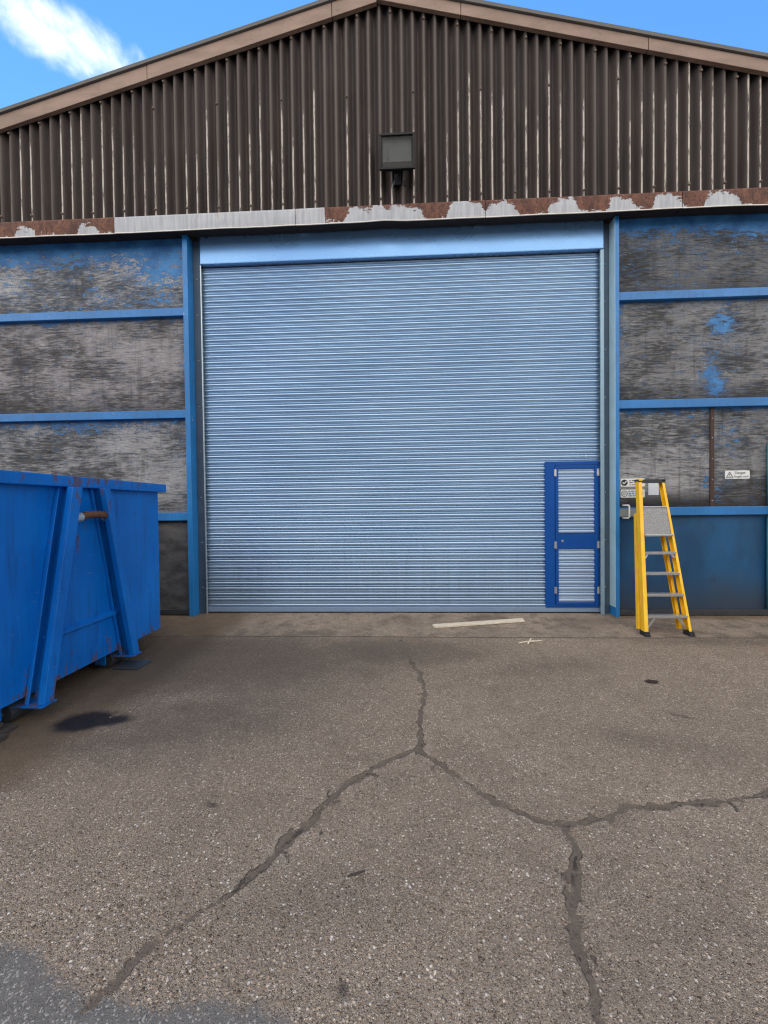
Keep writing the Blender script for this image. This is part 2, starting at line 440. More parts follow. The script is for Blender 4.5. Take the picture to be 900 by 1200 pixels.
def m_ground():
    n = NT('worn_asphalt')
    cr, wet, pat, mud, red, apr, oil = [n.attr(k) for k in ('crack', 'wet', 'patch', 'mud', 'red', 'apron', 'oil')]
    w = n.noise(scale=60, detail=2)
    vm = n.n('VectorMath', operation='ADD'); n.put(vm.inputs[0], n.co())
    vs = n.n('VectorMath', operation='SCALE'); n.put(vs.inputs[0], n.n('TexNoise').outputs['Color'])
    nz = n.t.nodes[-1]
    tn = vs.inputs[0].links[0].from_node; n.put(tn.inputs['Vector'], n.co()); tn.inputs['Scale'].default_value = 45; tn.inputs['Detail'].default_value = 3
    vs.inputs['Scale'].default_value = .012; n.put(vm.inputs[1], vs.outputs[0])
    P = vm.outputs[0]
    va = n.n('TexVoronoi'); n.put(va.inputs['Vector'], P); va.inputs['Scale'].default_value = 78
    vb = n.n('TexVoronoi'); n.put(vb.inputs['Vector'], P); vb.inputs['Scale'].default_value = 185
    ra = n.n('SeparateColor'); n.put(ra.inputs[0], va.outputs['Color']); rb = n.n('SeparateColor'); n.put(rb.inputs[0], vb.outputs['Color'])
    da = va.outputs['Distance']; db = vb.outputs['Distance']
    # binder and chippings
    binder = n.mix(n.noise(scale=90, detail=5, rough=.75), (.045,.034,.026), (.48,.385,.293))
    stone = n.ramp(ra.outputs[0], [(0, (.10,.072,.049)), (.35, (.36,.285,.213)), (.75, (.58,.475,.37)), (1, (.80,.70,.59))])
    stone = n.mix(n.math('MULTIPLY', ra.outputs[1], .25), stone, (.40,.24,.14))
    ka = n.math('MULTIPLY', n.step(da, .55, .38), n.step(ra.outputs[2], .36, .5))
    c = n.mix(ka, binder, stone)
    grit = n.ramp(rb.outputs[0], [(0, (.05,.036,.026)), (.3, (.22,.167,.118)), (.65, (.49,.395,.305)), (.92, (.68,.57,.455)), (1, (.90,.82,.71))])
    c = n.mix(n.math('MULTIPLY', n.step(db, .5, .3), n.math('SUBTRACT', 1, n.math('MULTIPLY', ka, .7))), c, grit)
    spk = n.math('MULTIPLY', n.math('GREATER_THAN', ra.outputs[0], .965), n.step(da, .42, .3))
    c = n.mix(n.math('MULTIPLY', spk, .8), c, (.85,.80,.72))
    # broad wear
    big = n.noise(scale=.8, detail=6, rough=.62); mid = n.noise(scale=4.5, detail=6, rough=.65)
    fac = n.math('ADD', .43, n.math('MULTIPLY', n.math('ADD', big, mid), .60))
    mul = n.n('Mix', data_type='RGBA', blend_type='MULTIPLY'); mul.inputs[0].default_value = 1
    n.put(mul.inputs[6], c); cc = n.n('CombineColor'); [n.put(cc.inputs[i], fac) for i in range(3)]; n.put(mul.inputs[7], cc.outputs[0]); c = mul.outputs[2]
    dk = n.step(n.noise(scale=2.7, detail=7, rough=.7), .60, .72)
    c = n.mix(n.math('MULTIPLY', dk, .30), c, (.11,.09,.072))
    e1 = n.math('MULTIPLY', n.math('SUBTRACT', n.noise(scale=14, detail=6, rough=.65), .5), .5)
    # concrete strip by the door
    ka_ = n.step(n.math('ADD', apr, n.math('MULTIPLY', e1, .08)), -.006, .006)
    con = n.mix(n.noise(scale=7, detail=8, rough=.72), (.07,.054,.041), (.46,.375,.295))
    con = n.mix(n.math('MULTIPLY', n.step(db, .55, .25), .75), con, grit)
    con = n.mix(n.math('MULTIPLY', ka, .5), con, stone)
    con = n.mix(n.math('MULTIPLY', n.step(n.noise(scale=1.3, detail=6), .45, .7), .55), con, (.12,.095,.076))
    con = n.mix(n.math('MULTIPLY', n.step(n.noise(scale=3.1, detail=7, rough=.7), .5, .62), .45), con, (.075,.060,.048))
    c = n.mix(ka_, c, con)
    jn = n.step(n.math('ABSOLUTE', n.math('ADD', apr, n.math('MULTIPLY', e1, .05))), .016, .004)
    c = n.mix(n.math('MULTIPLY', jn, .65), c, (.03,.026,.022))
    # mud, reddish grit
    c = n.mix(n.math('MULTIPLY', n.step(n.math('ADD', mud, n.math('MULTIPLY', e1, .8)), .25, .9), .8), c, n.mix(n.noise(scale=11, detail=6, rough=.7), (.080,.054,.032), (.20,.14,.085)))
    c = n.mix(n.math('MULTIPLY', n.step(n.math('ADD', red, e1), .35, 1.0), .4), c, (.40,.22,.13))
    # smoother grey repair
    kp = n.step(n.math('ADD', pat, n.math('MULTIPLY', e1, .34)), -.035, .035)
    pc = n.mix(n.noise(scale=16, detail=8, rough=.75), (.075,.074,.070), (.215,.21,.20))
    pc = n.mix(n.math('MULTIPLY', n.math('GREATER_THAN', rb.outputs[1], .9), .5), pc, (.6,.58,.54))
    c = n.mix(n.math('MULTIPLY', kp, .88), c, pc)
    # filled cracks
    kc = n.step(n.math('ADD', cr, n.math('ADD', n.math('MULTIPLY', e1, .07), n.math('MULTIPLY', n.math('SUBTRACT', n.noise(scale=70, detail=4, rough=.7), .5), .05))), .003, -.003)
    fc = n.mix(n.noise(scale=25, detail=7, rough=.72), (.080,.063,.049), (.215,.172,.134))
    c = n.mix(n.math('MULTIPLY', kc, .95), c, fc)
    rim = n.math('MULTIPLY', n.step(n.math('ADD', cr, n.math('MULTIPLY', e1, .05)), .035, .006), n.math('SUBTRACT', 1, kc))
    c = n.mix(n.math('MULTIPLY', rim, n.math('MULTIPLY', n.step(mid, .45, .7), .35)), c, (.48,.42,.35))
    dn = n.math('MAXIMUM', n.step(n.math('ABSOLUTE', n.math('ADD', n.math('ADD', cr, .002), n.math('MULTIPLY', e1, .06))), .004, .0), n.step(n.math('ADD', cr, n.math('ADD', .014, n.math('MULTIPLY', e1, .10))), .0, -.004))
    c = n.mix(n.math('MULTIPLY', dn, n.math('MULTIPLY', n.step(n.noise(scale=9, detail=4), .44, .58), .75)), c, (.022,.018,.015))
    dm = n.attr('damp')
    c = n.mix(n.math('MULTIPLY', n.step(n.math('ADD', dm, n.math('MULTIPLY', n.math('SUBTRACT', mid, .5), 1.2)), .10, .85), .62), c, (.085,.070,.056))
    # oil and damp
    ko = n.step(n.math('ADD', oil, n.math('MULTIPLY', e1, 1.1)), .45, .75)
    c = n.mix(n.math('MULTIPLY', ko, .72), c, (.045,.04,.038))
    kw = n.step(n.math('ADD', wet, n.math('MULTIPLY', e1, .75)), .22, .66)
    c = n.mix(n.math('MULTIPLY', kw, .95), c, (.012,.011,.014))
    smooth = n.math('MAXIMUM', kp, n.math('MAXIMUM', kc, ka_))
    r = n.math('SUBTRACT', n.math('ADD', .78, n.math('MULTIPLY', spk, -.3)), n.math('MULTIPLY', kw, .15))
    h = n.math('ADD', n.math('MULTIPLY', n.step(da, .6, .1), ka), n.math('MULTIPLY', n.step(db, .6, .1), .55))
    h = n.math('MULTIPLY', h, n.math('SUBTRACT', 1, n.math('MULTIPLY', n.math('MAXIMUM', smooth, kw), .72)))
    h = n.math('ADD', h, n.math('MULTIPLY', mid, .8))
    return n.set(color=c, rough=r, normal=n.bump(h, .85, .009), spec=.3)
M['ground'] = m_ground()

# ------------------------------------------------------------------ ground
GZ = -.03
def seg_dist(X, Y, pts, wid):
    best = np.full(X.shape, 9.)
    for (a, b), (w0, w1) in zip(zip(pts[:-1], pts[1:]), zip(wid[:-1], wid[1:])):
        ax, ay = a; bx, by = b; dx, dy = bx-ax, by-ay
        t = np.clip(((X-ax)*dx + (Y-ay)*dy) / (dx*dx + dy*dy), 0, 1)
        best = np.minimum(best, np.hypot(X-ax-t*dx, Y-ay-t*dy) - (w0 + (w1-w0)*t))
    return best
def axis(lo, hi, step, far):
    core = np.arange(lo, hi + 1e-6, step)
    out = []; d = step; p = 0
    while p < far: d *= 1.35; p += d; out.append(p)
    out = np.array(out)
    return np.concatenate([lo - out[::-1], core, hi + out])
gx = axis(-3.6, 5.6, .0155, 220); gy = axis(-4.62, .05, .0155, 220)
GX, GY = np.meshgrid(gx, gy)
wx = GX + .020*fbm(GX*24, GY*24, 103, 2) + .022*fbm(GX*9, GY*9, 3, 3) + .03*fbm(GX*2.5, GY*2.5, 5, 2)
wy = GY + .020*fbm(GX*24, GY*24, 113, 2) + .022*fbm(GX*9, GY*9, 13, 3) + .03*fbm(GX*2.5, GY*2.5, 15, 2)
CR = [([(.02,-.95),(-.01,-1.2),(.05,-1.45),(.07,-1.605),(.14,-1.891),(.191,-2.282),(.116,-2.704),(.102,-2.984)], [.002,.004,.006,.010,.014,.014,.014,.017]),
      ([(.102,-2.984),(-.165,-3.147),(-.321,-3.275),(-.407,-3.441),(-.524,-3.644),(-.648,-3.83),(-.756,-3.966),(-.878,-4.082),(-.935,-4.169),(-1.0,-4.24)], [.015,.014,.017,.010,.022,.009,.009,.014,.011,.012]),
      ([(.102,-2.984),(.235,-3.114),(.397,-3.30),(.538,-3.44),(.673,-3.528),(.758,-3.535)], [.013,.012,.013,.016,.020,.022]),
      ([(.758,-3.535),(.93,-3.491),(1.136,-3.412),(1.421,-3.359),(1.65,-3.335),(1.916,-3.275),(2.6,-3.12),(3.6,-3.2)], [.022,.016,.020,.016,.012,.014,.012,.01]),
      ([(.758,-3.535),(.738,-3.67),(.714,-3.786),(.642,-3.889),(.629,-4.005),(.59,-4.127),(.561,-4.23),(.5,-4.7)], [.018,.020,.022,.018,.017,.017,.018,.016])]
crack = np.full(GX.shape, 9.)
for pts, wid in CR: crack = np.minimum(crack, seg_dist(wx, wy, pts, wid))
hr = random.Random(21)
for pts, wid in CR:
    for (p, q) in zip(pts[:-1], pts[1:]):
        for k in range(2):
            t = hr.random(); x0 = p[0] + (q[0]-p[0])*t; y0 = p[1] + (q[1]-p[1])*t; a = hr.uniform(0, 6.28); ln = hr.uniform(.05, .22); br = [(x0, y0)]
            for j in range(4):
                a += hr.uniform(-.6, .6); br.append((br[-1][0] + math.cos(a)*ln/4, br[-1][1] + math.sin(a)*ln/4))
            crack = np.minimum(crack, seg_dist(wx, wy, br, [.003, .002, .0, -.003, -.008]))
crack = crack - .0005 + .012*fbm(GX*8, GY*8, 31, 4)
def ell(cx, cy, rx, ry, ang=0):
    c, s = math.cos(ang), math.sin(ang)
    u = ((GX-cx)*c + (GY-cy)*s)/rx; v = (-(GX-cx)*s + (GY-cy)*c)/ry
    return np.exp(-(u*u + v*v))
wet = np.maximum.reduce([ell(-2.30,-2.71,.22,.15,.15), .75*ell(-2.12,-2.70,.2,.10,.3)])
oil = np.maximum.reduce([.8*ell(-.99,-3.446,.07,.035,-.4), .7*ell(-.90,-3.91,.035,.03), .75*ell(-.20,-4.18,.045,.06), .8*ell(-.50,-3.60,.05,.03,1.0), .55*ell(1.5,-2.3,.1,.06),
                         .55*ell(-.45,-3.05,.06,.04), .6*ell(.9,-2.6,.07,.04), .65*ell(2.0,-2.55,.2,.05,-.5), .5*ell(3.1,-.92,.5,.12)])
pb = np.interp(GX, [-9,-1.9,-1.433,-1.286,-1.122,-.994,-.716,-.467,-.344,-.2,.3,9], [-3.9,-4.05,-4.088,-4.109,-4.187,-4.225,-4.236,-4.212,-4.262,-4.40,-4.6,-6])
patch = np.clip(pb - GY, -1, 1)
mud = np.clip(np.maximum(1.0*np.exp(-np.maximum(GX+2.55, 0)**2/.30) * (GY > -3.4), .8*np.exp(-(GY+.1)**2/.03)*(np.abs(GX) > 2.8)), 0, 1)
damp = np.clip(np.maximum.reduce([ell(-1.7,-1.6,1.6,.85), .85*ell(-.2,-1.35,1.3,.5), .7*ell(-1.5,-2.7,1.0,.6,.5), .6*ell(3.6,-1.0,1.4,.25), .5*ell(1.4,-1.7,.9,.3,.2), .45*ell(1.7,-2.9,.7,.25,-.3), .4*ell(-.3,-3.9,.5,.25,.4)]), 0, 1)
red = np.maximum(ell(4.3,-1.25,.75,.35,.1), .6*ell(3.0,-1.2,.4,.2))
apron = np.clip(GY + .915 + .012*np.sin(GX*1.3), -1, 1)
Zg = GZ + .006*fbm(GX*.7, GY*.7, 41, 3) + .0022*fbm(GX*6, GY*6, 45, 3)
inside = np.clip(-crack/.012, 0, 1)
Zg = Zg - .007*inside + .003*np.clip(patch/.02, 0, 1) + .004*np.clip(apron/.012, 0, 1) - .004*np.clip(wet*1.6-.5, 0, 1)
far = np.clip((np.hypot(GX, GY) - 12)/10, 0, 1); Zg = Zg*(1-far) + GZ*far
g = grid_mesh('yard_ground', np.stack([GX, GY, Zg], -1), M['ground'], None, dict(crack=np.clip(crack, -1, 1), wet=wet, patch=patch, mud=mud, damp=damp, red=red, apron=apron, oil=oil))
tag(g, kind='structure')

# ------------------------------------------------------------------ warehouse
WH = thing('warehouse', (0,0,0), 'weathered warehouse front with brown corrugated gable and wide blue roller shutter', 'building')
XL, XR = -12.0, 12.0
def roof_z(x):  # top line of the verge, apex a little left of the door's centre
    return 8.371 + .262*x if x < -.245 else 8.245 - .2517*x

# corrugated gable
nper = 10
cols = np.arange(round(XL/PITCH)*nper, round(XR/PITCH)*nper + 1) / nper
cx = cols * PITCH
prof = -.125 - .042*np.cos((cols - .5)*2*math.pi)          # crest at phase .5, towards the camera
rows = 16
P = np.zeros((rows, len(cx), 3))
zt = np.array([roof_z(x) - .02 for x in cx])
jog = .004*fbm(cx*1.1, cx*0, 3, 2)
for i in range(rows):
    t = i/(rows-1); P[i,:,0] = cx; P[i,:,1] = prof + jog; P[i,:,2] = 5.40 + (np.maximum(zt, 5.42) - 5.40)*t
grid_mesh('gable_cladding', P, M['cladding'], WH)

# bolts on the cladding crests
bolt0 = None
def bolt_mb():
    m = MB(); m.tube([(0,.004,0),(0,-.012,0),(0,-.02,0)], [.014,.014,.006], 8); return m
def crest(x): return (math.floor(x/PITCH) + .5)*PITCH
bp = []
for i, x in enumerate(np.arange(-5.6, 5.2, PITCH*3)):
    xx = crest(x)
    bp.append((xx, 5.60 + random.uniform(-.01,.01)))
    if roof_z(xx) > 7.3 and i % 2: bp.append((xx, 6.98 + random.uniform(-.02,.02)))
    bp.append((crest(x + PITCH), roof_z(crest(x + PITCH)) - .23))
for (x, z) in bp[:95]:
    if bolt0 is None: o = bolt0 = bolt_mb().build('bolt', plain('rusty_bolt', (.17,.12,.095), rough=.7, var=.5), WH, smooth=True)
    else: o = bolt0.copy(); COL.objects.link(o)
    o.location = (x, -.168, z); o.parent = WH

# verge trims in lengths, and the roof
def verge(xs, h):
    for a, b in zip(xs[:-1], xs[1:]):
        a2, b2 = a + .004, b - .004
        m = MB(); za, zb = roof_z(a2), roof_z(b2); d = random.uniform(-.004, .004)
        m.hexa([(a2,-.22+d,za-h),(a2,-.20,za-h),(a2,-.20,za),(a2,-.22+d,za)], [(b2,-.22+d,zb-h),(b2,-.20,zb-h),(b2,-.20,zb),(b2,-.22+d,zb)])
        m.hexa([(a2,-.20,za-.02),(a2,.10,za-.02),(a2,.10,za),(a2,-.20,za)], [(b2,-.20,zb-.02),(b2,.10,zb-.02),(b2,.10,zb),(b2,-.20,zb)])
        m.hexa([(a2,-.20,za-h),(a2,-.17,za-h),(a2,-.17,za-h+.012),(a2,-.20,za-h+.012)], [(b2,-.20,zb-h),(b2,-.17,zb-h),(b2,-.17,zb-h+.012),(b2,-.20,zb-h+.012)])
        m.build('verge_trim', M['verge'], WH, bevel=.004)
verge([-12,-10.9,-8.4,-5.88,-3.365,-.84,-.245], .19)
verge([-.245,.85,3.22,5.6,8.1,10.6,12], .155)
m = MB()
for (xa, xb) in ((XL-.3, -.245), (-.245, XR+.3)):
    za, zb = roof_z(xa), roof_z(xb)
    m.hexa([(xa,-.245,za+.004),(xa,24,za+.004),(xa,24,za+.05),(xa,-.245,za+.05)], [(xb,-.245,zb+.004),(xb,24,zb+.004),(xb,24,zb+.05),(xb,-.245,zb+.05)])
m.build('roof', M['roofing'], WH)
m = MB(); m.box(XL, XL+.1, .12, 24, GZ, roof_z(XL)); m.box(XR-.1, XR, .12, 24, GZ, roof_z(XR)); m.box(XL+.1, XR-.1, 23.9, 24, GZ, 5.2)
m.build('side_wall', M['roofing'], WH)

# flashing along the foot of the gable
seams = [-12,-11.5,-8.95,-6.4,-3.88,-1.37,1.15,3.65,6.15,8.65,11.2,12]
px = lambda u: float(np.interp(u, [0,300,600,900], [-5.522,-1.909,1.495,4.708]))
peels = [(px(18),px(44),.55),(px(92),px(118),.62),(px(347),px(383),.85),(px(405),px(440),.8),(px(425),px(501),.9),(px(524),px(570),.95),(px(569),px(609),.85),
         (px(642),px(680),.9),(px(713),px(747),.7),(px(766),px(803),.9),(px(826),px(869),.8)]
bare = (-3.88, -1.37)
bare2 = (-1.37, -.98)
for i, (a, b) in enumerate(zip(seams[:-1], seams[1:])):
    xs = np.arange(a + .003, b - .002, .02); xs[-1] = b - .003
    zb = 5.272 + .006*fbm(xs*1.7, xs*0 + i, 9, 3) + .012*((xs - a)/(b - a) - .5)*(-1 if i % 2 else 1)*.6
    zb = zb + .016*np.exp(-((xs + .18)/.20)**2)*(1 if i == 5 else 0)
    zt_ = np.full_like(xs, 5.492)
    prof2 = [(-.05, 'b', .0), (-.17, 'b', .0), (-.192, 'b', -.004), (-.205, 'b', .0)]
    L = []; T = []
    lip = np.stack([np.stack([xs, np.full_like(xs, y_), zb + dz_], -1) for y_, dz_ in ((-.196,.002),(-.213,-.010),(-.219,-.007),(-.2175,.004),(-.2065,.006))], 0)
    grid_mesh('flashing_lip', lip, M['lip'], WH, smooth=False)
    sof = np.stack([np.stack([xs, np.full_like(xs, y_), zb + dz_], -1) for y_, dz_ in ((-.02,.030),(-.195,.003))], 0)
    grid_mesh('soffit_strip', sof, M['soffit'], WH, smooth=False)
    off = .002*(i % 2)
    for k in range(11):
        t = k/10; L.append(np.stack([xs, -.203 - off - .004*np.sin(t*3.14) + .003*fbm(xs*2, xs*0 + t*2, 7, 2) + .0*xs, zb + .006 + (zt_ - zb - .006)*t], -1)); T.append(t)
    L.append(np.stack([xs, np.full_like(xs, -.10), zt_ + .012], -1)); T.append(1.)
    Pf = np.stack(L, 0); t = np.array(T)[:, None]
    peel = np.full((len(T), len(xs)), -1.)
    for (p0, p1, hh) in peels:
        c, w = (p0+p1)/2, (p1-p0)/2
        u = np.clip(np.abs(xs - c)/w, 0, 2)[None, :]
        hgt = (hh*(1 + .45*fbm(xs*7, xs*0 + p0*3, 90, 3)))[None, :]*np.where(u < 1, (1 - u**5), -(u - 1)*3)
        peel = np.maximum(peel, (hgt - t)*.6)
    peel = np.maximum(peel, ((.28*fbm(xs*5, xs*0 + i*3, 96, 3) - .05)[None, :] - t)*.6)
    if i == 4: peel = np.maximum(peel, .5)
    peel = np.maximum(peel, np.where((xs > bare2[0]) & (xs < bare2[1]), .5, -1)[None, :] * 1.0)
    if i > 7 or i < 3: peel = np.maximum(peel, (fbm(xs*2.5, xs*0 + i, 77, 3)[None, :]*1.3 - t)*.6)
    grid_mesh('flashing', Pf, M['flash'], WH, dict(peel=peel), smooth=False)

# posts either side of the door and further along the wall
for a, b in ((-2.995,-2.925), (2.868,2.918), (-9.05,-8.95), (8.95,9.05)):
    m = MB(); m.box(a, b, -.10, -.088, GZ, 5.30); m.box(a + .002, a + .014, -.088, .10, GZ, 5.30); m.box(b - .014, b - .002, -.088, .10, GZ, 5.30)
    o = m.build('post', M['post'] if a < 2 or a > 5 else M['post'], WH, bevel=.003)
# bright reflection put into a pale colour: lining on the left-hand return of the right post
m = MB(); m.box(2.8640, 2.8675, -.098, .048, .10, 5.28); m.build('post_sheen_strip', M['side_sheen'], WH)

# rails
for (z0, z1) in ((1.325,1.437), (2.767,2.879), (4.202,4.312)):
    for (a, b) in ((XL,-9.051),(-8.949,-2.997),(2.92,8.949),(9.051,XR)):
        dz = random.uniform(-.004,.004)
        m = MB(); m.box(a, b, -.066, .0, z0 + dz, z1 + dz); m.build('rail', M['rail'], WH, bevel=.005)
        if b == -2.997:
            pass
for (a, b) in ((XL,-9.051),(-8.949,-2.997),(2.92,8.949),(9.051,XR)):
    m = MB(); m.box(a, b, -.055, .0, GZ + .015, .055); m.build('base_rail', M['dark_steel'], WH, bevel=.004)

# plywood infill, each sheet with its own wear
def panel(x0, x1, z0, z1, mat, y=.0):
    m = MB(); m.box(x0, x1, y, y + .018, z0, z1); return m.build('wall_panel', mat, WH)
Z4, Z3, Z2, Z1 = (4.30,5.42), (2.87,4.21), (1.43,2.775), (.045,1.335)
panel(-8.95,-2.996,*Z4, m_ply('peeling_plywood_a', 1, 5.27, 4.31, tone=1.1, band=.16, bandamt=.42, patches=((-3.35,4.88,.38,.26,.19),(-3.5,4.45,.35,.06,.16),(-4.3,4.5,.25,.12,.12),(-5.2,5.05,1.2,.08,.08)), light=.44, thr=.63, dark_low=.1))
panel(-8.95,-2.996,*Z3, m_ply('peeling_plywood_b', 2, 4.2, 2.88, tone=1.0, band=.035, bandamt=.28, patches=((-5.0,4.15,.25,.05,.12),(-3.08,3.6,.05,.4,.10)), warm=1, light=.36, thr=.70, dark_low=.25))
panel(-8.95,-2.996,*Z2, m_ply('peeling_plywood_c', 3, 2.76, 1.44, tone=1.0, band=.09, bandamt=.22, patches=((-4.6,2.65,.6,.1,.12),(-3.15,2.3,.15,.3,.06)), light=.44, thr=.68, dark_low=.25))
panel(-8.95,-2.996,*Z1, M['grimy'])
panel(2.919,8.95,*Z4, m_ply('peeling_plywood_d', 4, 5.27, 4.31, tone=.62, band=.15, bandamt=.46, patches=((4.7,5.1,.2,.1,.15),(3.7,4.4,.2,.05,.1)), light=.30, thr=.66, dark_low=.2))
panel(2.919,8.95,*Z3, m_ply('peeling_plywood_e', 5, 4.2, 2.88, tone=.85, band=.03, bandamt=.26, patches=((4.33,3.88,.20,.20,.21),(4.16,3.20,.14,.15,.21),(4.25,3.03,.15,.12,.22),(4.3,3.5,.25,.5,.08),(2.96,3.9,.08,.45,.2)), light=.34, thr=.69, dark_low=.3))
panel(2.919,4.17,*Z2, m_ply('peeling_plywood_f', 6, 2.76, 1.44, tone=1.0, band=.06, bandamt=.30, patches=((4.0,2.25,.15,.25,.07),(4.1,1.8,.06,.2,.12)), light=.42, thr=.69, dark_low=.5))
panel(4.172,8.95,*Z2, m_ply('peeling_plywood_g', 7, 2.76, 1.44, tone=.85, band=.05, bandamt=.28, patches=((4.45,2.35,.2,.3,.12),(4.3,1.7,.15,.15,.12)), light=.36, thr=.69, dark_low=.45))
panel(2.919,8.95,*Z1, M['lower_panel'])
for (a, b) in ((XL,-9.052),(9.052,XR)):
    for zz in (Z4, Z3, Z2, Z1): panel(a, b, *zz, M['grimy'])
# rusty cover strip over the joint
st_mat = plain('rusty_strip', (.055,.028,.022), rough=.7, var=.4, scale=12)
m = MB(); m.box(4.15, 4.20, -.018, -.001, 1.44, 2.762); cs = m.build('cover_strip', st_mat, WH, bevel=.002)
for z in (1.52, 1.80, 2.08, 2.36, 2.62):
    m = MB(); m.tube([(4.175,-.017,z),(4.175,-.025,z)], [.009,.006], 8); m.build('screw', M['bolt'], cs)

# roller shutter
RS = MB().box(-2.90, 2.825, .30, .32, 4.9, 5.40).build('shutter_box', M['inside'], WH)
m = MB(); m.box(-2.802, 2.775, .012, .03, 4.955, 5.405); m.box(-2.802, 2.775, .008, .30, 4.945, 4.957)
m.build('header_plate', M['header'], RS, bevel=.004)
# curtain: interlocking curved laths
TP = .0795; z_bot = .06; n_l = 63
prof3 = [(0.0,.016),(.03,.004),(.08,-.006),(.15,-.013),(.24,-.0185),(.34,-.0215),(.44,-.0205),(.53,-.0145),(.59,-.004),(.62,.010),(.65,.016),(.68,.006),(.72,-.005),(.78,-.0115),(.85,-.013),(.91,-.009),(.955,.002),(.985,.016)]
zs = []; ys = []
for k in range(n_l):
    for (t, yy) in prof3:
        z = z_bot + (k + t)*TP
        if z < 4.932: zs.append(z); ys.append(.10 + yy)
xsn = np.linspace(-2.86, 2.80, 33)
Pc = np.zeros((len(zs), len(xsn), 3)); Pc[:,:,0] = xsn[None]; Pc[:,:,2] = np.array(zs)[:,None]
rowj = np.repeat(rng.normal(0, .0014, (n_l + 1, 1)), len(prof3), axis=0)[:len(zs)]
Pc[:,:,1] = np.array(ys)[:,None] + rowj + .010*np.sin((xsn[None] + 2.8)/5.6*math.pi)*np.sin(np.array(zs)[:,None]/5*math.pi) + .0035*fbm(xsn[None]*.9 + 0*np.array(zs)[:,None], np.array(zs)[:,None]*1.1 + 0*xsn[None], 61, 3)
cur = grid_mesh('curtain', Pc, M['shutter'], RS)
m = MB(); m.box(-2.85, 2.79, .075, .118, GZ + .022, .064); m.build('bottom_bar', M['bottom_bar'], RS, bevel=.005)
m = MB(); m.box(-2.80, 2.745, .094, .120, 4.934, 5.03); m.build('dark_gap_strip', M['rubber'], RS)  # black strip standing in for the shaded gap under the header
m = MB(); m.box(-2.85, 2.79, .080, .110, GZ - .01, GZ + .020); m.build('rubber_seal', M['rubber'], RS)
# guide channels: a dark back plate and a folded edge; the right one's cyan is reflected sky put into colour
for s_, a, b, e0, e1 in ((-1, -2.9245, -2.800, -2.812, -2.796), (1, 2.742, 2.8635, 2.738, 2.785)):
    m = MB(); m.box(a, b, .050, .056, GZ, 5.30); m.box(a, b, .126, .132, GZ, 4.98)
    o = m.build('guide_rail', M['jamb'], RS, bevel=.002)
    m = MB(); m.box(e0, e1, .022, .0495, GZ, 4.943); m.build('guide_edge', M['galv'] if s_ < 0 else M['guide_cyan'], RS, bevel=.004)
    for z in (.35, 1.0, 1.65, 2.3, 2.95, 3.6, 4.25, 4.75):
        x = -2.868 if s_ < 0 else 2.806
        m = MB(); m.tube([(x,.0495,z),(x,.038,z)], [.010,.007], 8); m.build('guide_bolt', M['bolt'], RS)

# wicket door in the shutter
WD = MB()
FX0, FX1, FZ0, FZ1 = 2.005, 2.737, .055, 2.085
WD.box(FX0, 2.135, .066, .112, FZ0, FZ1)            # wide closing stile
WD.box(2.135, FX1, .066, .112, 2.035, FZ1)
WD.box(2.722, FX1, .066, .112, FZ0, 2.035)
WD.box(2.135, 2.722, .066, .112, FZ0, FZ0 + .028)
wd = WD.build('wicket_door', M['frame_blue'], WH, bevel=.003)
lf = MB(); lx0, lx1, lz0, lz1 = 2.142, 2.716, .09, 2.029
lf.box(lx0, 2.182, .060, .104, lz0, lz1); lf.box(2.672, lx1, .060, .104, lz0, lz1)
lf.box(2.182, 2.672, .061, .104, 1.985, lz1); lf.box(2.182, 2.672, .061, .104, lz0, .125); lf.box(2.182, 2.672, .061, .104, .875, 1.085)
lf.build('door_leaf', M['frame_blue'], wd, bevel=.003)
m = MB()
for (z0, z1) in ((.126,.874), (1.086,1.984)):
    nn = round((z1 - z0)/TP*1.0); tp = (z1 - z0)/nn
    pts = []
    for k in range(nn):
        for (t, yy) in prof3: pts.append((.084 + yy*.8, z0 + (k + t)*tp))
    pts.append((.088, z1))
    o_ = len(m.v)
    for (y, z) in pts: m.v += [(2.183, y, z), (2.671, y, z)]
    for i in range(len(pts) - 1): m.f.append([o_ + 2*i, o_ + 2*i + 1, o_ + 2*i + 3, o_ + 2*i + 2])
n_ = NT('infill_lath_paint'); n_.set(color=n_.mix(n_.noise(scale=6), (.36,.50,.70), (.42,.56,.76)), rough=.3, metal=.25)
m.build('lath_infill', n_.m, wd, smooth=True, fix=False)
m = MB(); m.tube([(2.232,.061,.985),(2.232,.050,.985)], .016, 16); m.tube([(2.232,.050,.985),(2.232,.043,.985)], .008, 12); m.build('lock', M['alu'], wd, smooth=False)
for hx in (2.139, 2.719):
    for z in (.30, .93, 1.93):
        m = MB(); m.tube([(hx,.056,z-.05),(hx,.056,z+.05)], .009, 10); m.box(hx-.018, hx+.018, .0585, .061, z-.045, z+.045); m.build('hinge', M['alu'], wd)

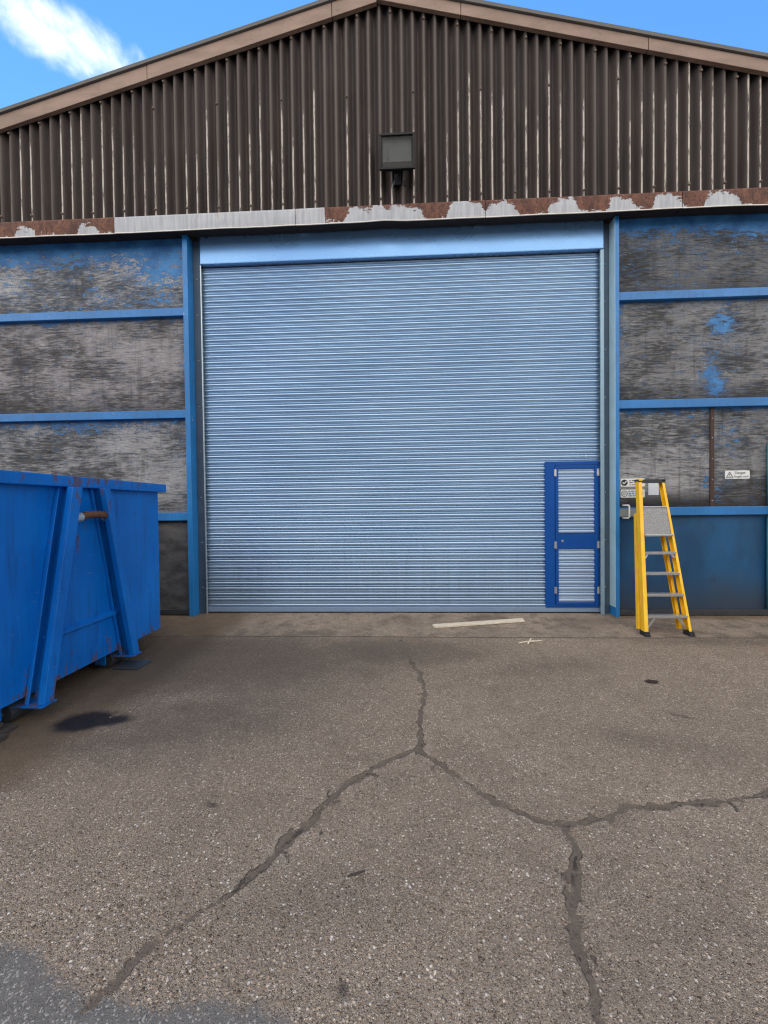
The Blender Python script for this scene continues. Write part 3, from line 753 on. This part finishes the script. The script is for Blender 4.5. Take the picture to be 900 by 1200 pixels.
# ------------------------------------------------------------------ building across the yard (mirrored in the floodlight glass)
OB = thing('yard_building', (0,-19,GZ), 'grey building across the yard, seen only mirrored in the floodlight glass', 'building')
ow = plain('grey_render_wall', (.115,.108,.10), rough=.85, var=.3, scale=.6)
m = MB(); m.box(-34, 34, -19.3, -19, GZ-.3, 8.2); m.box(-34, -33.7, -31, -19.3, GZ-.3, 8.2); m.box(33.7, 34, -31, -19.3, GZ-.3, 8.2); m.box(-34, 34, -31.3, -31, GZ-.3, 8.2); m.build('wall', ow, OB)
m = MB(); m.box(-34.4, 34.4, -31.7, -18.7, 8.2, 8.45); m.build('roof', M['roofing'], OB)
for x in (-24,-16,-8,8,16,24):
    m = MB(); m.box(x-1.1, x+1.1, -18.99, -18.93, 4.6, 6.1); f_ = m.build('window', M['dark_steel'], OB)
    m = MB(); m.box(x-1.0, x+1.0, -18.92, -18.91, 4.7, 6.0); m.build('pane', M['black'], f_)
for x in (-12, 0, 12):
    m = MB(); m.box(x-2.2, x+2.2, -18.99, -18.93, GZ, 4.2); m.build('door', M['dark_steel'], OB)

# ------------------------------------------------------------------ floodlight
FL = thing('floodlight', (0,-.15,6.1), 'black framed square floodlight mounted high on the brown corrugated gable', 'floodlight')
def fl_pt(x, d, z):    # local frame tilted down a little: d is depth in front of the back
    a = R(9); y = -.16 - d*math.cos(a) - z*math.sin(a)*-1*-1; 
    return (x, -.17 - d*math.cos(a) + z*math.sin(a), 6.115 + z*math.cos(a) - d*math.sin(a))
def fl_box(m, x0, x1, d0, d1, z0, z1):
    m.hexa([fl_pt(x0,d0,z0), fl_pt(x1,d0,z0), fl_pt(x1,d0,z1), fl_pt(x0,d0,z1)], [fl_pt(x0,d1,z0), fl_pt(x1,d1,z0), fl_pt(x1,d1,z1), fl_pt(x0,d1,z1)])
hw, hh = .232, .272
m = MB()
# tapered back shell, open at the front
B = [(-.15,.0,-.17),(.15,.0,-.17),(.15,.0,.17),(-.15,.0,.17)]
F_ = [(-hw+.012,.12,-hh+.012),(hw-.012,.12,-hh+.012),(hw-.012,.12,hh-.012),(-hw+.012,.12,hh-.012)]
v = [fl_pt(*p) for p in B + F_]
m.add(v, [(3,2,1,0),(0,1,5,4),(1,2,6,5),(2,3,7,6),(3,0,4,7)])
m.build('housing', M['black'], FL)
m = MB()
fl_box(m, -hw, hw, .118, .150, hh-.034, hh); fl_box(m, -hw, hw, .118, .150, -hh, -hh+.034)
fl_box(m, -hw, -hw+.030, .119, .149, -hh+.034, hh-.034); fl_box(m, hw-.030, hw, .119, .149, -hh+.034, hh-.034)
m.build('bezel', M['black'], FL, bevel=.006)
m = MB(); fl_box(m, -hw+.031, hw-.031, .130, .136, -hh+.035, hh-.035); m.build('glass', M['glass'], FL)
m = MB(); 
fl_box(m, -hw+.045, hw-.045, .085, .090, -.12, hh-.035); m.build('reflector', M['reflector'], FL)  # grey plate over black cover: the pane's reflection put into their colours
m = MB(); fl_box(m, -hw+.045, hw-.045, .060, .095, -hh+.035, -.122); m.build('lamp_cover', M['black'], FL)
m = MB(); m.tube([fl_pt(-.12,.1,.12), fl_pt(-.12,.1,-.09)], .008, 8); m.build('lamp_tube', M['grey_ink'], FL)
m = MB(); m.box(-.05, .05, -.172, -.155, 5.78, 6.2); m.beam((-.02,-.16,5.80), (-.02,-.24,5.86), .05, .012); m.beam((.10,-.155,5.77),(.10,-.155,5.83),.03,.012, up=(0,1,0)); m.build('bracket', M['dark_steel'], FL)
m = MB(); m.tube([(-.07,-.155,5.62),(-.07,-.16,5.75),(-.03,-.19,5.83)], .007, 8); m.build('cable', M['grey_ink'], FL)

# ------------------------------------------------------------------ signs and fittings on the wall
def rounded(x0, x1, z0, z1, r, n=5):
    pts = []
    for cx_, cz_, a0 in ((x1-r, z0+r, -90), (x1-r, z1-r, 0), (x0+r, z1-r, 90), (x0+r, z0+r, 180)):
        for k in range(n+1):
            a = R(a0 + 90*k/n); pts.append((cx_ + r*math.cos(a), cz_ + r*math.sin(a)))
    return pts
def disc(cx_, cz_, r, n=28): return [(cx_ + r*math.cos(2*math.pi*k/n), cz_ + r*math.sin(2*math.pi*k/n)) for k in range(n)]
def stroke(m, pts, w, y0, y1):
    for (a, b) in zip(pts[:-1], pts[1:]):
        d = Vector((b[0]-a[0], b[1]-a[1])).normalized(); nrm = Vector((-d.y, d.x))*w/2
        m.prism([(a[0]-nrm.x, a[1]-nrm.y), (b[0]-nrm.x, b[1]-nrm.y), (b[0]+nrm.x, b[1]+nrm.y), (a[0]+nrm.x, a[1]+nrm.y)], 'y', y0, y1)
def ring(m, cx_, cz_, r0, r1, y0, y1, n=28):
    o = len(m.v)
    for k in range(n):
        a = 2*math.pi*k/n
        for (rr, yy) in ((r0,y0),(r1,y0),(r1,y1),(r0,y1)): m.v.append((cx_ + rr*math.cos(a), yy, cz_ + rr*math.sin(a)))
    for k in range(n):
        for j in range(4): m.f.append([o+4*k+j, o+4*k+(j+1) % 4, o+4*((k+1) % n)+(j+1) % 4, o+4*((k+1) % n)+j])
def lettering(text, x, z, size, mat, parent, y):
    cu = bpy.data.curves.new('lettering', 'FONT'); cu.body = text; cu.size = size; cu.extrude = .0008; cu.offset = size*.012
    tmp = bpy.data.objects.new('tmp', cu); COL.objects.link(tmp)
    bpy.context.view_layer.update()
    me = bpy.data.meshes.new_from_object(tmp.evaluated_get(bpy.context.evaluated_depsgraph_get()))
    bpy.data.objects.remove(tmp)
    o = bpy.data.objects.new('lettering', me); COL.objects.link(o); me.materials.clear(); me.materials.append(mat)
    o.parent = parent; o.rotation_euler = (R(90), 0, 0); o.location = Vector((x, y, z)) - origin(parent)
    return o
def words(m, x0, x1, z, h, y0, y1, seed):
    r = random.Random(seed); x = x0
    while x < x1 - .01:
        w = min(r.uniform(.018, .05), x1 - x); k = x
        while k < x + w - .004:
            s = r.uniform(.004, .008); m.box(k, min(k + s, x + w), y0, y1, z - h*r.uniform(.32,.5), z + h*r.uniform(.3,.5)); k += s + .0025
        x += w + .010
YS = -.001
sg = thing('safety_sign', (3.144,0,1.72), 'white sign with black tick circle, the upper one behind the ladder top', 'sign')
MB().prism(rounded(2.984,3.304,1.722,1.832,.018), 'y', -.005, YS).build('sign_plate', M['white'], sg)
m = MB(); m.prism(disc(3.034,1.777,.042), 'y', -.0075, -.0052); m.build('symbol_disc', M['ink'], sg)
m = MB(); stroke(m, [(3.010,1.783),(3.026,1.760),(3.060,1.797)], .012, -.0095, -.0076); m.build('tick_mark', M['white'], sg)
m = MB(); words(m, 3.10, 3.26, 1.805, .02, -.0065, -.0052, 1); words(m, 3.10, 3.22, 1.778, .017, -.0065, -.0052, 2); m.build('lettering', M['ink'], sg)
m = MB(); words(m, 3.10, 3.27, 1.748, .017, -.0065, -.0052, 3); m.build('lettering', M['red_ink'], sg)
sg = thing('safety_sign', (3.144,0,1.57), 'white sign with grey face circle and blue lines, the lower one behind ladder', 'sign')
MB().prism(rounded(2.984,3.304,1.573,1.683,.018), 'y', -.005, YS).build('sign_plate', M['white'], sg)
m = MB(); ring(m, 3.034, 1.628, .034, .042, -.0075, -.0052); stroke(m, [(3.012,1.638),(3.056,1.638)], .008, -.0072, -.0052); stroke(m, [(3.018,1.618),(3.034,1.611),(3.050,1.618)], .007, -.0072, -.0052)
m.build('symbol', M['grey_ink'], sg)
m = MB(); words(m, 3.09, 3.285, 1.658, .022, -.0065, -.0052, 4); words(m, 3.09, 3.285, 1.628, .024, -.0065, -.0052, 5); words(m, 3.09, 3.27, 1.598, .020, -.0065, -.0052, 6); m.build('lettering', M['blue_ink'], sg)
sg = thing('danger_sign', (4.51,0,1.81), 'small white danger sign with warning triangle on the plywood right of the strip', 'sign')
MB().prism(rounded(4.350,4.668,1.808,1.920,.016), 'y', -.005, YS).build('sign_plate', M['white'], sg)
m = MB(); T_ = [(4.366,1.823),(4.452,1.823),(4.409,1.902)]; stroke(m, T_ + [T_[0]], .009, -.0075, -.0052); stroke(m, [(4.409,1.878),(4.409,1.850)], .010, -.0075, -.0052); stroke(m, [(4.392,1.836),(4.426,1.836)], .008, -.0075, -.0052); m.build('warning_triangle', M['grey_ink'], sg)
lettering('Danger', 4.474, 1.874, .047, M['grey_ink'], sg, -.0062)
lettering('Fragile roof', 4.463, 1.826, .040, M['grey_ink'], sg, -.0062)
o = MB().box(3.350, 3.486, -.006, YS, 1.604, 1.782).build('paper_notice', M['paper']); tag(o, 'pale blank notice sheet on the plywood behind the ladder top', 'notice')
m = MB(); m.tube([(2.972,-.07,1.470),(3.022,-.125,1.470),(3.028,-.128,1.455),(3.028,-.128,1.315),(3.022,-.125,1.300),(2.972,-.07,1.300)], .010, 10)
tag(m.build('door_staple', M['white'], smooth=True), 'white U shaped staple on the rail end beside the right door post', 'handle')
m = MB(); m.box(2.925, 3.26, -.0715, -.0665, 1.318, 1.425)
rp = m.build('rail_plate', plain('grey_patch_plate', (.22,.24,.25), rough=.6, metal=.2, var=.2), WH)
CD = thing('cable_conduit', (4.90,-.02,0), 'teal vertical conduit with white switch box at the right edge of the photo', 'conduit')
m = MB(); m.tube([(4.90,-.03,.06),(4.90,-.03,1.30)], .028, 12); m.tube([(4.90,-.095,1.30),(4.90,-.095,1.46)], .026, 12); m.tube([(4.90,-.03,1.46),(4.90,-.03,2.28)], .028, 12)
m.build('pipe', painted('conduit_teal', (.05,.22,.30), rough=.45, dirt_amt=.3), CD, smooth=True)
m = MB(); m.box(4.865, 4.955, -.11, -.055, 1.635, 1.74); m.build('switch_box', M['white'], CD, bevel=.006)

# ------------------------------------------------------------------ skip (roll-on container)
SK = thing('waste_skip', (-2.72,-2.21,GZ), 'big blue steel roll-off skip with A frame and rusty lifting bar, at left', 'skip')
XA, XB, YA, YB, ZB_, ZT = -2.72, -8.6, -3.25, -1.17, .155, 1.682
def dented(x_axis, fixed, a0, a1, z0, z1, nrm, amp=.022, seed=5):
    na, nz = 60, 44
    A, Zz = np.meshgrid(np.linspace(a0, a1, na), np.linspace(z0, z1, nz))
    e = np.minimum(np.minimum((A-min(a0,a1))/.12, (max(a0,a1)-A)/.12), np.minimum((Zz-z0)/.12, (z1-Zz)/.12)); e = np.clip(e, 0, 1)
    d = fixed + nrm*amp*e*fbm(A*1.6, Zz*1.6, seed, 3)
    return np.stack([d, A, Zz], -1) if x_axis else np.stack([A, d, Zz], -1)
def local(P, o): return P - np.array(origin(o))[None, None]
grid_mesh('end_wall', local(dented(True, XA, YA, YB, ZB_, ZT, 1), SK), M['skip'], SK)
m = MB(); m.box(XB, XA-.052, YB-.05, YB, ZB_, ZT); m.box(XB, XA-.052, YA, YA+.05, ZB_, ZT); m.box(XB-.05, XB, YA, YB, ZB_, ZT); m.box(XA-.05, XA-.03, YA+.01, YB-.01, ZB_+.01, ZT)
m.box(XA-.03, XA-.004, YB-.03, YB, ZB_, ZT); m.box(XA-.03, XA-.004, YA, YA+.03, ZB_, ZT)
m.build('body', M['skip'], SK)
m = MB(); m.box(XB+.01, XA-.06, YA+.06, YB-.06, ZB_+.02, ZB_+.05); m.build('floor_plate', M['dark_steel'], SK)
# rim: a folded channel that stands out over the wall
m = MB()
m.box(XA-.06, XA+.065, YA-.06, YB+.06, 1.680, 1.770)
m.box(XB-.06, XA-.0605, YB-.06, YB+.06, 1.6805, 1.7695); m.box(XB-.06, XA-.0605, YA-.06, YA+.06, 1.6805, 1.7695); m.box(XB-.12, XB-.0605, YA-.06, YB+.06, 1.6805, 1.7695)
m.build('rim', M['skip'], SK, bevel=.008)
for x in np.arange(-3.6, -8.5, -.9):
    for (a, b) in ((YB + .001, YB + .06), (YA - .06, YA - .001)):
        m = MB(); m.box(x-.05, x+.05, a, b, ZB_+.02, 1.679); m.build('rib', M['skip'], SK, bevel=.006)
# A frame: two raking legs of folded plate
XF = -2.570
def leg(bl, br, tl, tr):
    m = MB(); zb, zt = .098, 1.679
    m.prism([(bl,zb),(br,zb),(tr,zt),(tl,zt)], 'x', XF - .010, XF)
    wb = .012
    m.prism([(br-wb,zb),(br,zb),(tr,zt),(tr-wb,zt)], 'x', XA + .004, XF - .0102)
    m.prism([(bl,zb),(bl+.010,zb),(tl+.010,zt),(tl,zt)], 'x', XF - .050, XF - .0102)
    m.prism([(bl,zb),(bl+.010,zb),(tl+.010,zt),(tl,zt)], 'x', XA + .004, XA + .036)
    o = m.build('frame_leg', M['skip'], SK, bevel=.008)
    m = MB(); m.box(XA-.10, XF + .008, bl-.02, br+.015, .088, .097); m.build('foot_plate', M['skip'], o)
    return o
leg(-2.745,-2.660,-2.450,-2.355); leg(-1.815,-1.730,-2.130,-2.060)
m = MB(); m.hexa([(XA+.005,-2.328,1.60),(XA+.05,-2.328,1.60),(XA+.05,-2.318,1.677),(XA+.005,-2.318,1.677)], [(XA+.005,-2.30,1.42),(XA+.05,-2.30,1.42),(XA+.05,-2.29,1.677),(XA+.005,-2.29,1.677)]); m.build('gusset', M['skip'], SK)
bar = MB().tube([(-2.625,-2.335,1.435),(-2.61,-2.28,1.452),(-2.605,-2.18,1.457),(-2.61,-2.08,1.447),(-2.625,-2.035,1.425)], .030, 14).build('lifting_bar', M['rust_bar'], SK, smooth=True)
m = MB(); m.tube([(-2.63,-2.385,1.43),(-2.625,-2.325,1.437)], .040, 14); m.tube([(-2.625,-2.055,1.433),(-2.63,-2.01,1.42)], .040, 14); m.build('bar_collar', M['galv'], bar)
m = MB(); m.prism([(XA+.003,.49),(XA+.030,.505),(XA+.030,.535),(XA+.003,.555)], 'y', -2.60, -1.79); 
m.v = [(x, y, z) for (x, y, z) in m.v]; m.build('cross_rail', M['skip'], SK, bevel=.003)
# running rails and rollers
for y in (-2.69, -1.74):
    m = MB(); m.box(XB, XA-.22, y-.04, y+.04, .02, ZB_-.001); o = m.build('running_rail', M['dark_steel'], SK, bevel=.004)
    m = MB(); m.tube([(-2.84,y-.10,.055),(-2.84,y+.10,.055)], .078, 18); m.tube([(-2.84,y-.13,.055),(-2.84,y+.13,.055)], .02, 10); m.build('roller', M['dark_steel'], SK)
    m = MB(); m.box(-2.90,-2.80,y-.012+.145,y+.145,.03,.154); m.box(-2.90,-2.80,y-.145,y-.133,.03,.154); m.build('roller_bracket', M['skip'], SK)
TB = thing('timber_sleeper', (-2.9,-2.95,GZ), 'dark weathered timber boards lying on the ground under the blue skip', 'timber')
for i, (y, z, dx) in enumerate(((-2.86,0,.0),(-2.98,.001,.05),(-2.91,.034,-.05))):
    m = MB(); m.box(-3.5, -2.70+dx, y-.055, y+.055, GZ+.006+z, GZ+.036+z); m.build('board', M['timber'], TB, bevel=.004)
m = MB(); m.box(-2.76,-2.50,-1.86,-1.66, GZ+.006, GZ+.022)
tag(m.build('steel_plate', painted('plate_grey_blue', (.05,.065,.09), rough=.5, dirt_amt=.5), bevel=.003), 'flat dark steel plate on the ground under the skip frame foot', 'plate')

# ------------------------------------------------------------------ ladder: folded platform steps leaning on the wall
LD = thing('step_ladder', (3.05,-.80,GZ), 'yellow fibreglass platform step ladder with grey treads leaning on the wall', 'ladder')
def lerp(a, b, t): return tuple(a[i] + (b[i]-a[i])*t for i in range(3))
Lb, Lt = (2.792,-.830,GZ+.04), (3.083,-.235,1.795)
Rb, Rt = (3.292,-.815,GZ+.04), (3.366,-.235,1.785)
nrm = Vector((0,-1,0))     # the front
def channel(p, q, side, mat, name, w=.032, d=.078, th=.004):
    """C channel: web on the outer side, flanges towards the steps"""
    p = Vector(p); q = Vector(q); t = (q-p).normalized()
    a = Vector((1,0,0)) - t*t.x; a.normalize(); b = t.cross(a).normalized()
    if b.y > 0: b = -b
    m = MB()
    def pc(u0, u1, v0, v1):
        A = [p + a*u + b*v for u, v in ((u0,v0),(u1,v0),(u1,v1),(u0,v1))]; m.hexa(A, [x + (q-p) for x in A])
    s = side
    lo, hi = (-w/2, w/2)
    if s < 0: pc(lo, lo+th, -d/2, d/2); pc(lo+th, hi, d/2-th, d/2); pc(lo+th, hi, -d/2, -d/2+th)
    else: pc(hi-th, hi, -d/2, d/2); pc(lo, hi-th, d/2-th, d/2); pc(lo, hi-th, -d/2, -d/2+th)
    return m.build(name, mat, LD, bevel=.0015)
channel(Lb, Lt, -1, M['yellow'], 'stile', w=.044, d=.072); channel(Rb, Rt, 1, M['yellow'], 'stile', w=.030, d=.072)
# folded rear legs, just behind the stiles
channel((2.776,-.745,GZ+.05), (3.034,-.265,1.36), -1, M['yellow'], 'rear_leg', w=.034, d=.05)
channel((3.245,-.735,GZ+.05), (3.318,-.265,1.36), 1, M['yellow'], 'rear_leg', w=.034, d=.05)
for (x, y) in ((Lb[0], Lb[1]), (Rb[0], Rb[1])):
    m = MB(); m.hexa([(x-.032,y-.065,GZ+.004),(x+.036,y-.065,GZ+.004),(x+.036,y+.05,GZ+.004),(x-.032,y+.05,GZ+.004)], [(x-.026,y-.048,GZ+.055),(x+.030,y-.048,GZ+.055),(x+.030,y+.05,GZ+.055),(x-.026,y+.05,GZ+.055)])
    m.build('foot', M['rubber'], LD, bevel=.006)
def at_z(z):
    tl = (z - Lb[2])/(Lt[2]-Lb[2]); tr = (z - Rb[2])/(Rt[2]-Rb[2]); return lerp(Lb, Lt, tl), lerp(Rb, Rt, tr)
for z in (.188, .422, .660, .897):
    p, q = at_z(z); y = (p[1]+q[1])/2
    m = MB(); m.box(p[0]+.020, q[0]-.012, y-.042, y+.045, z-.004, z+.004); m.box(p[0]+.020, q[0]-.012, y-.046, y-.040, z-.024, z+.006); m.box(p[0]+.020, q[0]-.012, y+.041, y+.047, z-.020, z+.0035)
    st = m.build('tread', M['alu'], LD, bevel=.0015)
    if z > .8 or z < .2:
        h = .12 if z < .2 else .05; wd_ = .10 if z < .2 else .045
        for (x, s) in ((p[0]+.024, 1), (q[0]-.018, -1)):
            m = MB(); m.beam((x, y-.035, z-.02-h), (x + s*wd_, y-.02, z-.012), .020, .005, up=(0,1,0)); m.build('brace', M['alu'], st)
# platform hinged up flat between the stiles
p, q = at_z(1.112); p2, q2 = at_z(1.438)
m = MB(); yo = -.035
A = [(p[0]+.024,p[1]+yo,1.112),(q[0]-.018,q[1]+yo,1.112),(q2[0]-.018,q2[1]+yo,1.438),(p2[0]+.024,p2[1]+yo,1.438)]
m.hexa(A, [(x, y+.022, z) for (x, y, z) in A]); m.build('platform', M['tread'], LD, bevel=.002)
m = MB(); m.box(p[0]+.022, q[0]-.016, p[1]-.062, p[1]-.034, 1.088, 1.114); m.box(p2[0]+.022, q2[0]-.016, p2[1]-.040, p2[1]-.012, 1.438, 1.456); m.build('platform_edge', M['alu'], LD, bevel=.003)
m = MB(); m.box(Lt[0]-.030, Rt[0]+.024, Lt[1]-.045, Lt[1]+.045, 1.778, 1.800); m.box(Lt[0]-.030, Rt[0]+.024, Lt[1]-.048, Lt[1]-.040, 1.752, 1.801); m.build('top_rail', M['dark_steel'], LD, bevel=.003)
for (b_, t_) in ((Lb, Lt), (Rb, Rt)):
    c_ = lerp(b_, t_, .995); m = MB(); m.box(c_[0]-.027, c_[0]+.027, c_[1]-.046, c_[1]+.046, c_[2]-.006, c_[2]+.022); m.build('stile_cap', M['black'] if b_ is Rb else M['yellow'], LD, bevel=.006)

# ------------------------------------------------------------------ things lying on the ground
m = MB(); z = GZ + .008
m.hexa([(.375,-.505,z),(.408,-.612,z),(.415,-.612,z+.020),(.382,-.505,z+.020)], [(1.592,-.240,z+.002),(1.585,-.352,z+.002),(1.58,-.352,z+.022),(1.587,-.240,z+.022)])
tag(m.build('wooden_plank', M['plank'], bevel=.003), 'pale wooden plank lying flat in front of the roller shutter', 'plank')
m = MB(); m.tube([(1.275,-1.115,GZ+.012),(1.40,-1.075,GZ+.014),(1.555,-1.04,GZ+.012)], [.008,.009,.006], 8)
tag(m.build('wood_stick', M['plank']), 'thin pale stick on the asphalt, the longer of the crossed pair', 'stick')
m = MB(); m.tube([(1.36,-1.15,GZ+.012),(1.41,-1.075,GZ+.028),(1.45,-.99,GZ+.018)], [.008,.008,.006], 8)
tag(m.build('wood_stick', M['plank']), 'short pale stick lying across the longer stick on the asphalt', 'stick')
m = MB(); m.tube([(-.235,-3.815,GZ+.010),(-.20,-3.803,GZ+.012),(-.165,-3.787,GZ+.009)], [.003,.0045,.003], 7)
tag(m.build('wood_twig', M['timber']), 'tiny brown twig on the asphalt right of the left crack', 'twig')
m = MB(); n0 = 14; lc = (2.118,-2.021)
ringp = [(lc[0] + (.055+.012*math.sin(k*2.3))*math.cos(2*math.pi*k/n0), lc[1] + (.032+.008*math.cos(k*1.7))*math.sin(2*math.pi*k/n0), GZ+.008+.006*abs(math.sin(k))) for k in range(n0)]
m.add(ringp + [(lc[0], lc[1], GZ+.024)], [[k, (k+1) % n0, n0] for k in range(n0)])
tag(m.build('dead_leaf', M['leaf'], smooth=True), 'small dark dead leaf alone on the asphalt in front of the ladder', 'leaf')
# loose chippings, too many to count
m = MB(); rr = random.Random(3)
for k in range(520):
    if k % 3: x, y = rr.uniform(-3.3, 5.2), -.92 + rr.gauss(0, .10)
    else: x, y = rr.uniform(-2.6, 3.0), rr.uniform(-4.4, -.2)
    s = rr.uniform(.003, .009); zc = GZ + s*.5 + .004
    pts = [(x + s*rr.uniform(.6,1.2)*a, y + s*rr.uniform(.6,1.2)*b, zc + s*.7*c) for a, b, c in ((1,0,0),(0,1,0),(-1,0,0),(0,-1,0),(0,0,1),(0,0,-1))]
    m.add(pts, [(0,1,4),(1,2,4),(2,3,4),(3,0,4),(1,0,5),(2,1,5),(3,2,5),(0,3,5)])
tag(m.build('loose_chippings', plain('chipping_stone', (.26,.235,.20), rough=.8, var=.6, scale=60)), 'scattered loose stone chippings on the yard', kind='stuff')

# ------------------------------------------------------------------ light
SUN_AZ, SUN_EL = R(-12), R(33)           # azimuth from +Y towards +X: behind the building
W = bpy.data.worlds.new('World'); S.world = W; W.use_nodes = True
nt = W.node_tree; nt.nodes.clear()
def wn(t, **k):
    nd = nt.nodes.new('ShaderNode' + t)
    for a, b in k.items(): setattr(nd, a, b)
    return nd
def wmath(op, a, b=0, clamp=False):
    m = wn('Math', operation=op, use_clamp=clamp)
    for i, v in enumerate((a, b)):
        if isinstance(v, bpy.types.NodeSocket): nt.links.new(v, m.inputs[i])
        else: m.inputs[i].default_value = v
    return m.outputs[0]
def wdot(v):
    d = wn('VectorMath', operation='DOT_PRODUCT'); nt.links.new(DIR, d.inputs[0]); d.inputs[1].default_value = v; return d.outputs['Value']
def wstep(f, a, b):
    m = wn('MapRange', interpolation_type='SMOOTHSTEP'); nt.links.new(f, m.inputs[0]); m.inputs[1].default_value = a; m.inputs[2].default_value = b; return m.outputs[0]
sky = wn('TexSky', sky_type='NISHITA'); sky.sun_disc = False; sky.sun_elevation = SUN_EL; sky.sun_rotation = SUN_AZ
sky.air_density = 1.0; sky.dust_density = 0; sky.ozone_density = 2.5
DIR = wn('TexCoord').outputs['Generated']
hsv = wn('HueSaturation'); hsv.inputs['Saturation'].default_value = 1.22; nt.links.new(sky.outputs[0], hsv.inputs['Color'])
def wnoise(scale, detail=7, rough=.6, dist=0, stretch=None):
    t = wn('TexNoise'); t.inputs['Scale'].default_value = scale; t.inputs['Detail'].default_value = detail; t.inputs['Roughness'].default_value = rough; t.inputs['Distortion'].default_value = dist
    nt.links.new(DIR, t.inputs['Vector']); return t.outputs['Fac']
# one wisp of cloud over the left roof slope
def cloud_axes(c, e):
    c = Vector(c).normalized(); e = Vector(e); e = (e - c*e.dot(c)).normalized(); return c, e, c.cross(e)
cc_, e1_, e2_ = cloud_axes((-.484,.544,.685), (.102,.085,.004))
u_ = wmath('DIVIDE', wdot(tuple(e1_)), .155); v_ = wmath('DIVIDE', wdot(tuple(e2_)), .038)
rad = wmath('ADD', wmath('MULTIPLY', u_, u_), wmath('MULTIPLY', v_, v_))
front = wmath('GREATER_THAN', wdot(tuple(cc_)), .5)
nz1 = wnoise(9, 9, .62, .3); nz2 = wnoise(28, 6, .6)
val = wmath('ADD', wmath('SUBTRACT', 1, rad), wmath('ADD', wmath('MULTIPLY', wmath('SUBTRACT', nz1, .5), 3.4), wmath('MULTIPLY', wmath('SUBTRACT', nz2, .5), 1.2)))
cm1 = wmath('MULTIPLY', wstep(val, -.3, 2.0), front)
# unseen broken white cloud, added behind the camera and at left for soft neutral light
back = wstep(wdot((0,-1,0)), -.05, .35)
leftb = wstep(wdot((-1,0,0)), .45, .9)
area = wmath('MAXIMUM', back, wmath('MULTIPLY', leftb, wstep(wdot((0,1,0)), .35, .1)))
cm2 = wmath('MULTIPLY', wmath('MULTIPLY', wstep(wnoise(2.2, 8, .6), .38, .54), area), .92)
mx1 = wn('Mix', data_type='RGBA'); nt.links.new(cm1, mx1.inputs[0]); nt.links.new(hsv.outputs[0], mx1.inputs[6]); mx1.inputs[7].default_value = (6.4,6.5,6.8,1)
mx2 = wn('Mix', data_type='RGBA'); nt.links.new(cm2, mx2.inputs[0]); nt.links.new(mx1.outputs[2], mx2.inputs[6]); mx2.inputs[7].default_value = (10.5,9.6,8.5,1)
bg = wn('Background'); bg.inputs['Strength'].default_value = .10; nt.links.new(mx2.outputs[2], bg.inputs[0])
wo = wn('OutputWorld'); nt.links.new(bg.outputs[0], wo.inputs[0])

sd = Vector((math.sin(SUN_AZ)*math.cos(SUN_EL), math.cos(SUN_AZ)*math.cos(SUN_EL), math.sin(SUN_EL)))
ld = bpy.data.lights.new('sun', 'SUN'); ld.energy = 3.2; ld.angle = R(.53); ld.color = (1,.95,.88)
sun = bpy.data.objects.new('sun', ld); COL.objects.link(sun); sun.rotation_euler = (-sd).to_track_quat('-Z', 'Y').to_euler(); sun.location = sd*60

# ------------------------------------------------------------------ camera (wide phone lens)
cam = bpy.data.cameras.new('camera'); co = bpy.data.objects.new('camera', cam); COL.objects.link(co); S.camera = co
co.matrix_world = Matrix.Translation((0,-5.36,1.5)) @ Matrix.Rotation(.044,4,'Z') @ Matrix.Rotation(math.pi/2-.016,4,'X') @ Matrix.Rotation(-.0115,4,'Z')
cam.sensor_fit = 'VERTICAL'; cam.sensor_height = 32; cam.lens = 32*450/1200; cam.clip_start = .05; cam.clip_end = 1000
S.view_settings.view_transform = 'Standard'; S.view_settings.look = 'None'; S.view_settings.gamma = 1
S.view_settings.exposure = 1.48
S.render.engine = 'CYCLES'; S.cycles.max_bounces = 8; S.cycles.use_denoising = True; S.cycles.denoiser = 'OPENIMAGEDENOISE'; S.cycles.denoising_input_passes = 'RGB_ALBEDO_NORMAL'; S.cycles.denoising_prefilter = 'NONE'; S.cycles.filter_width = 1.2
S.cycles.sample_clamp_indirect = 8
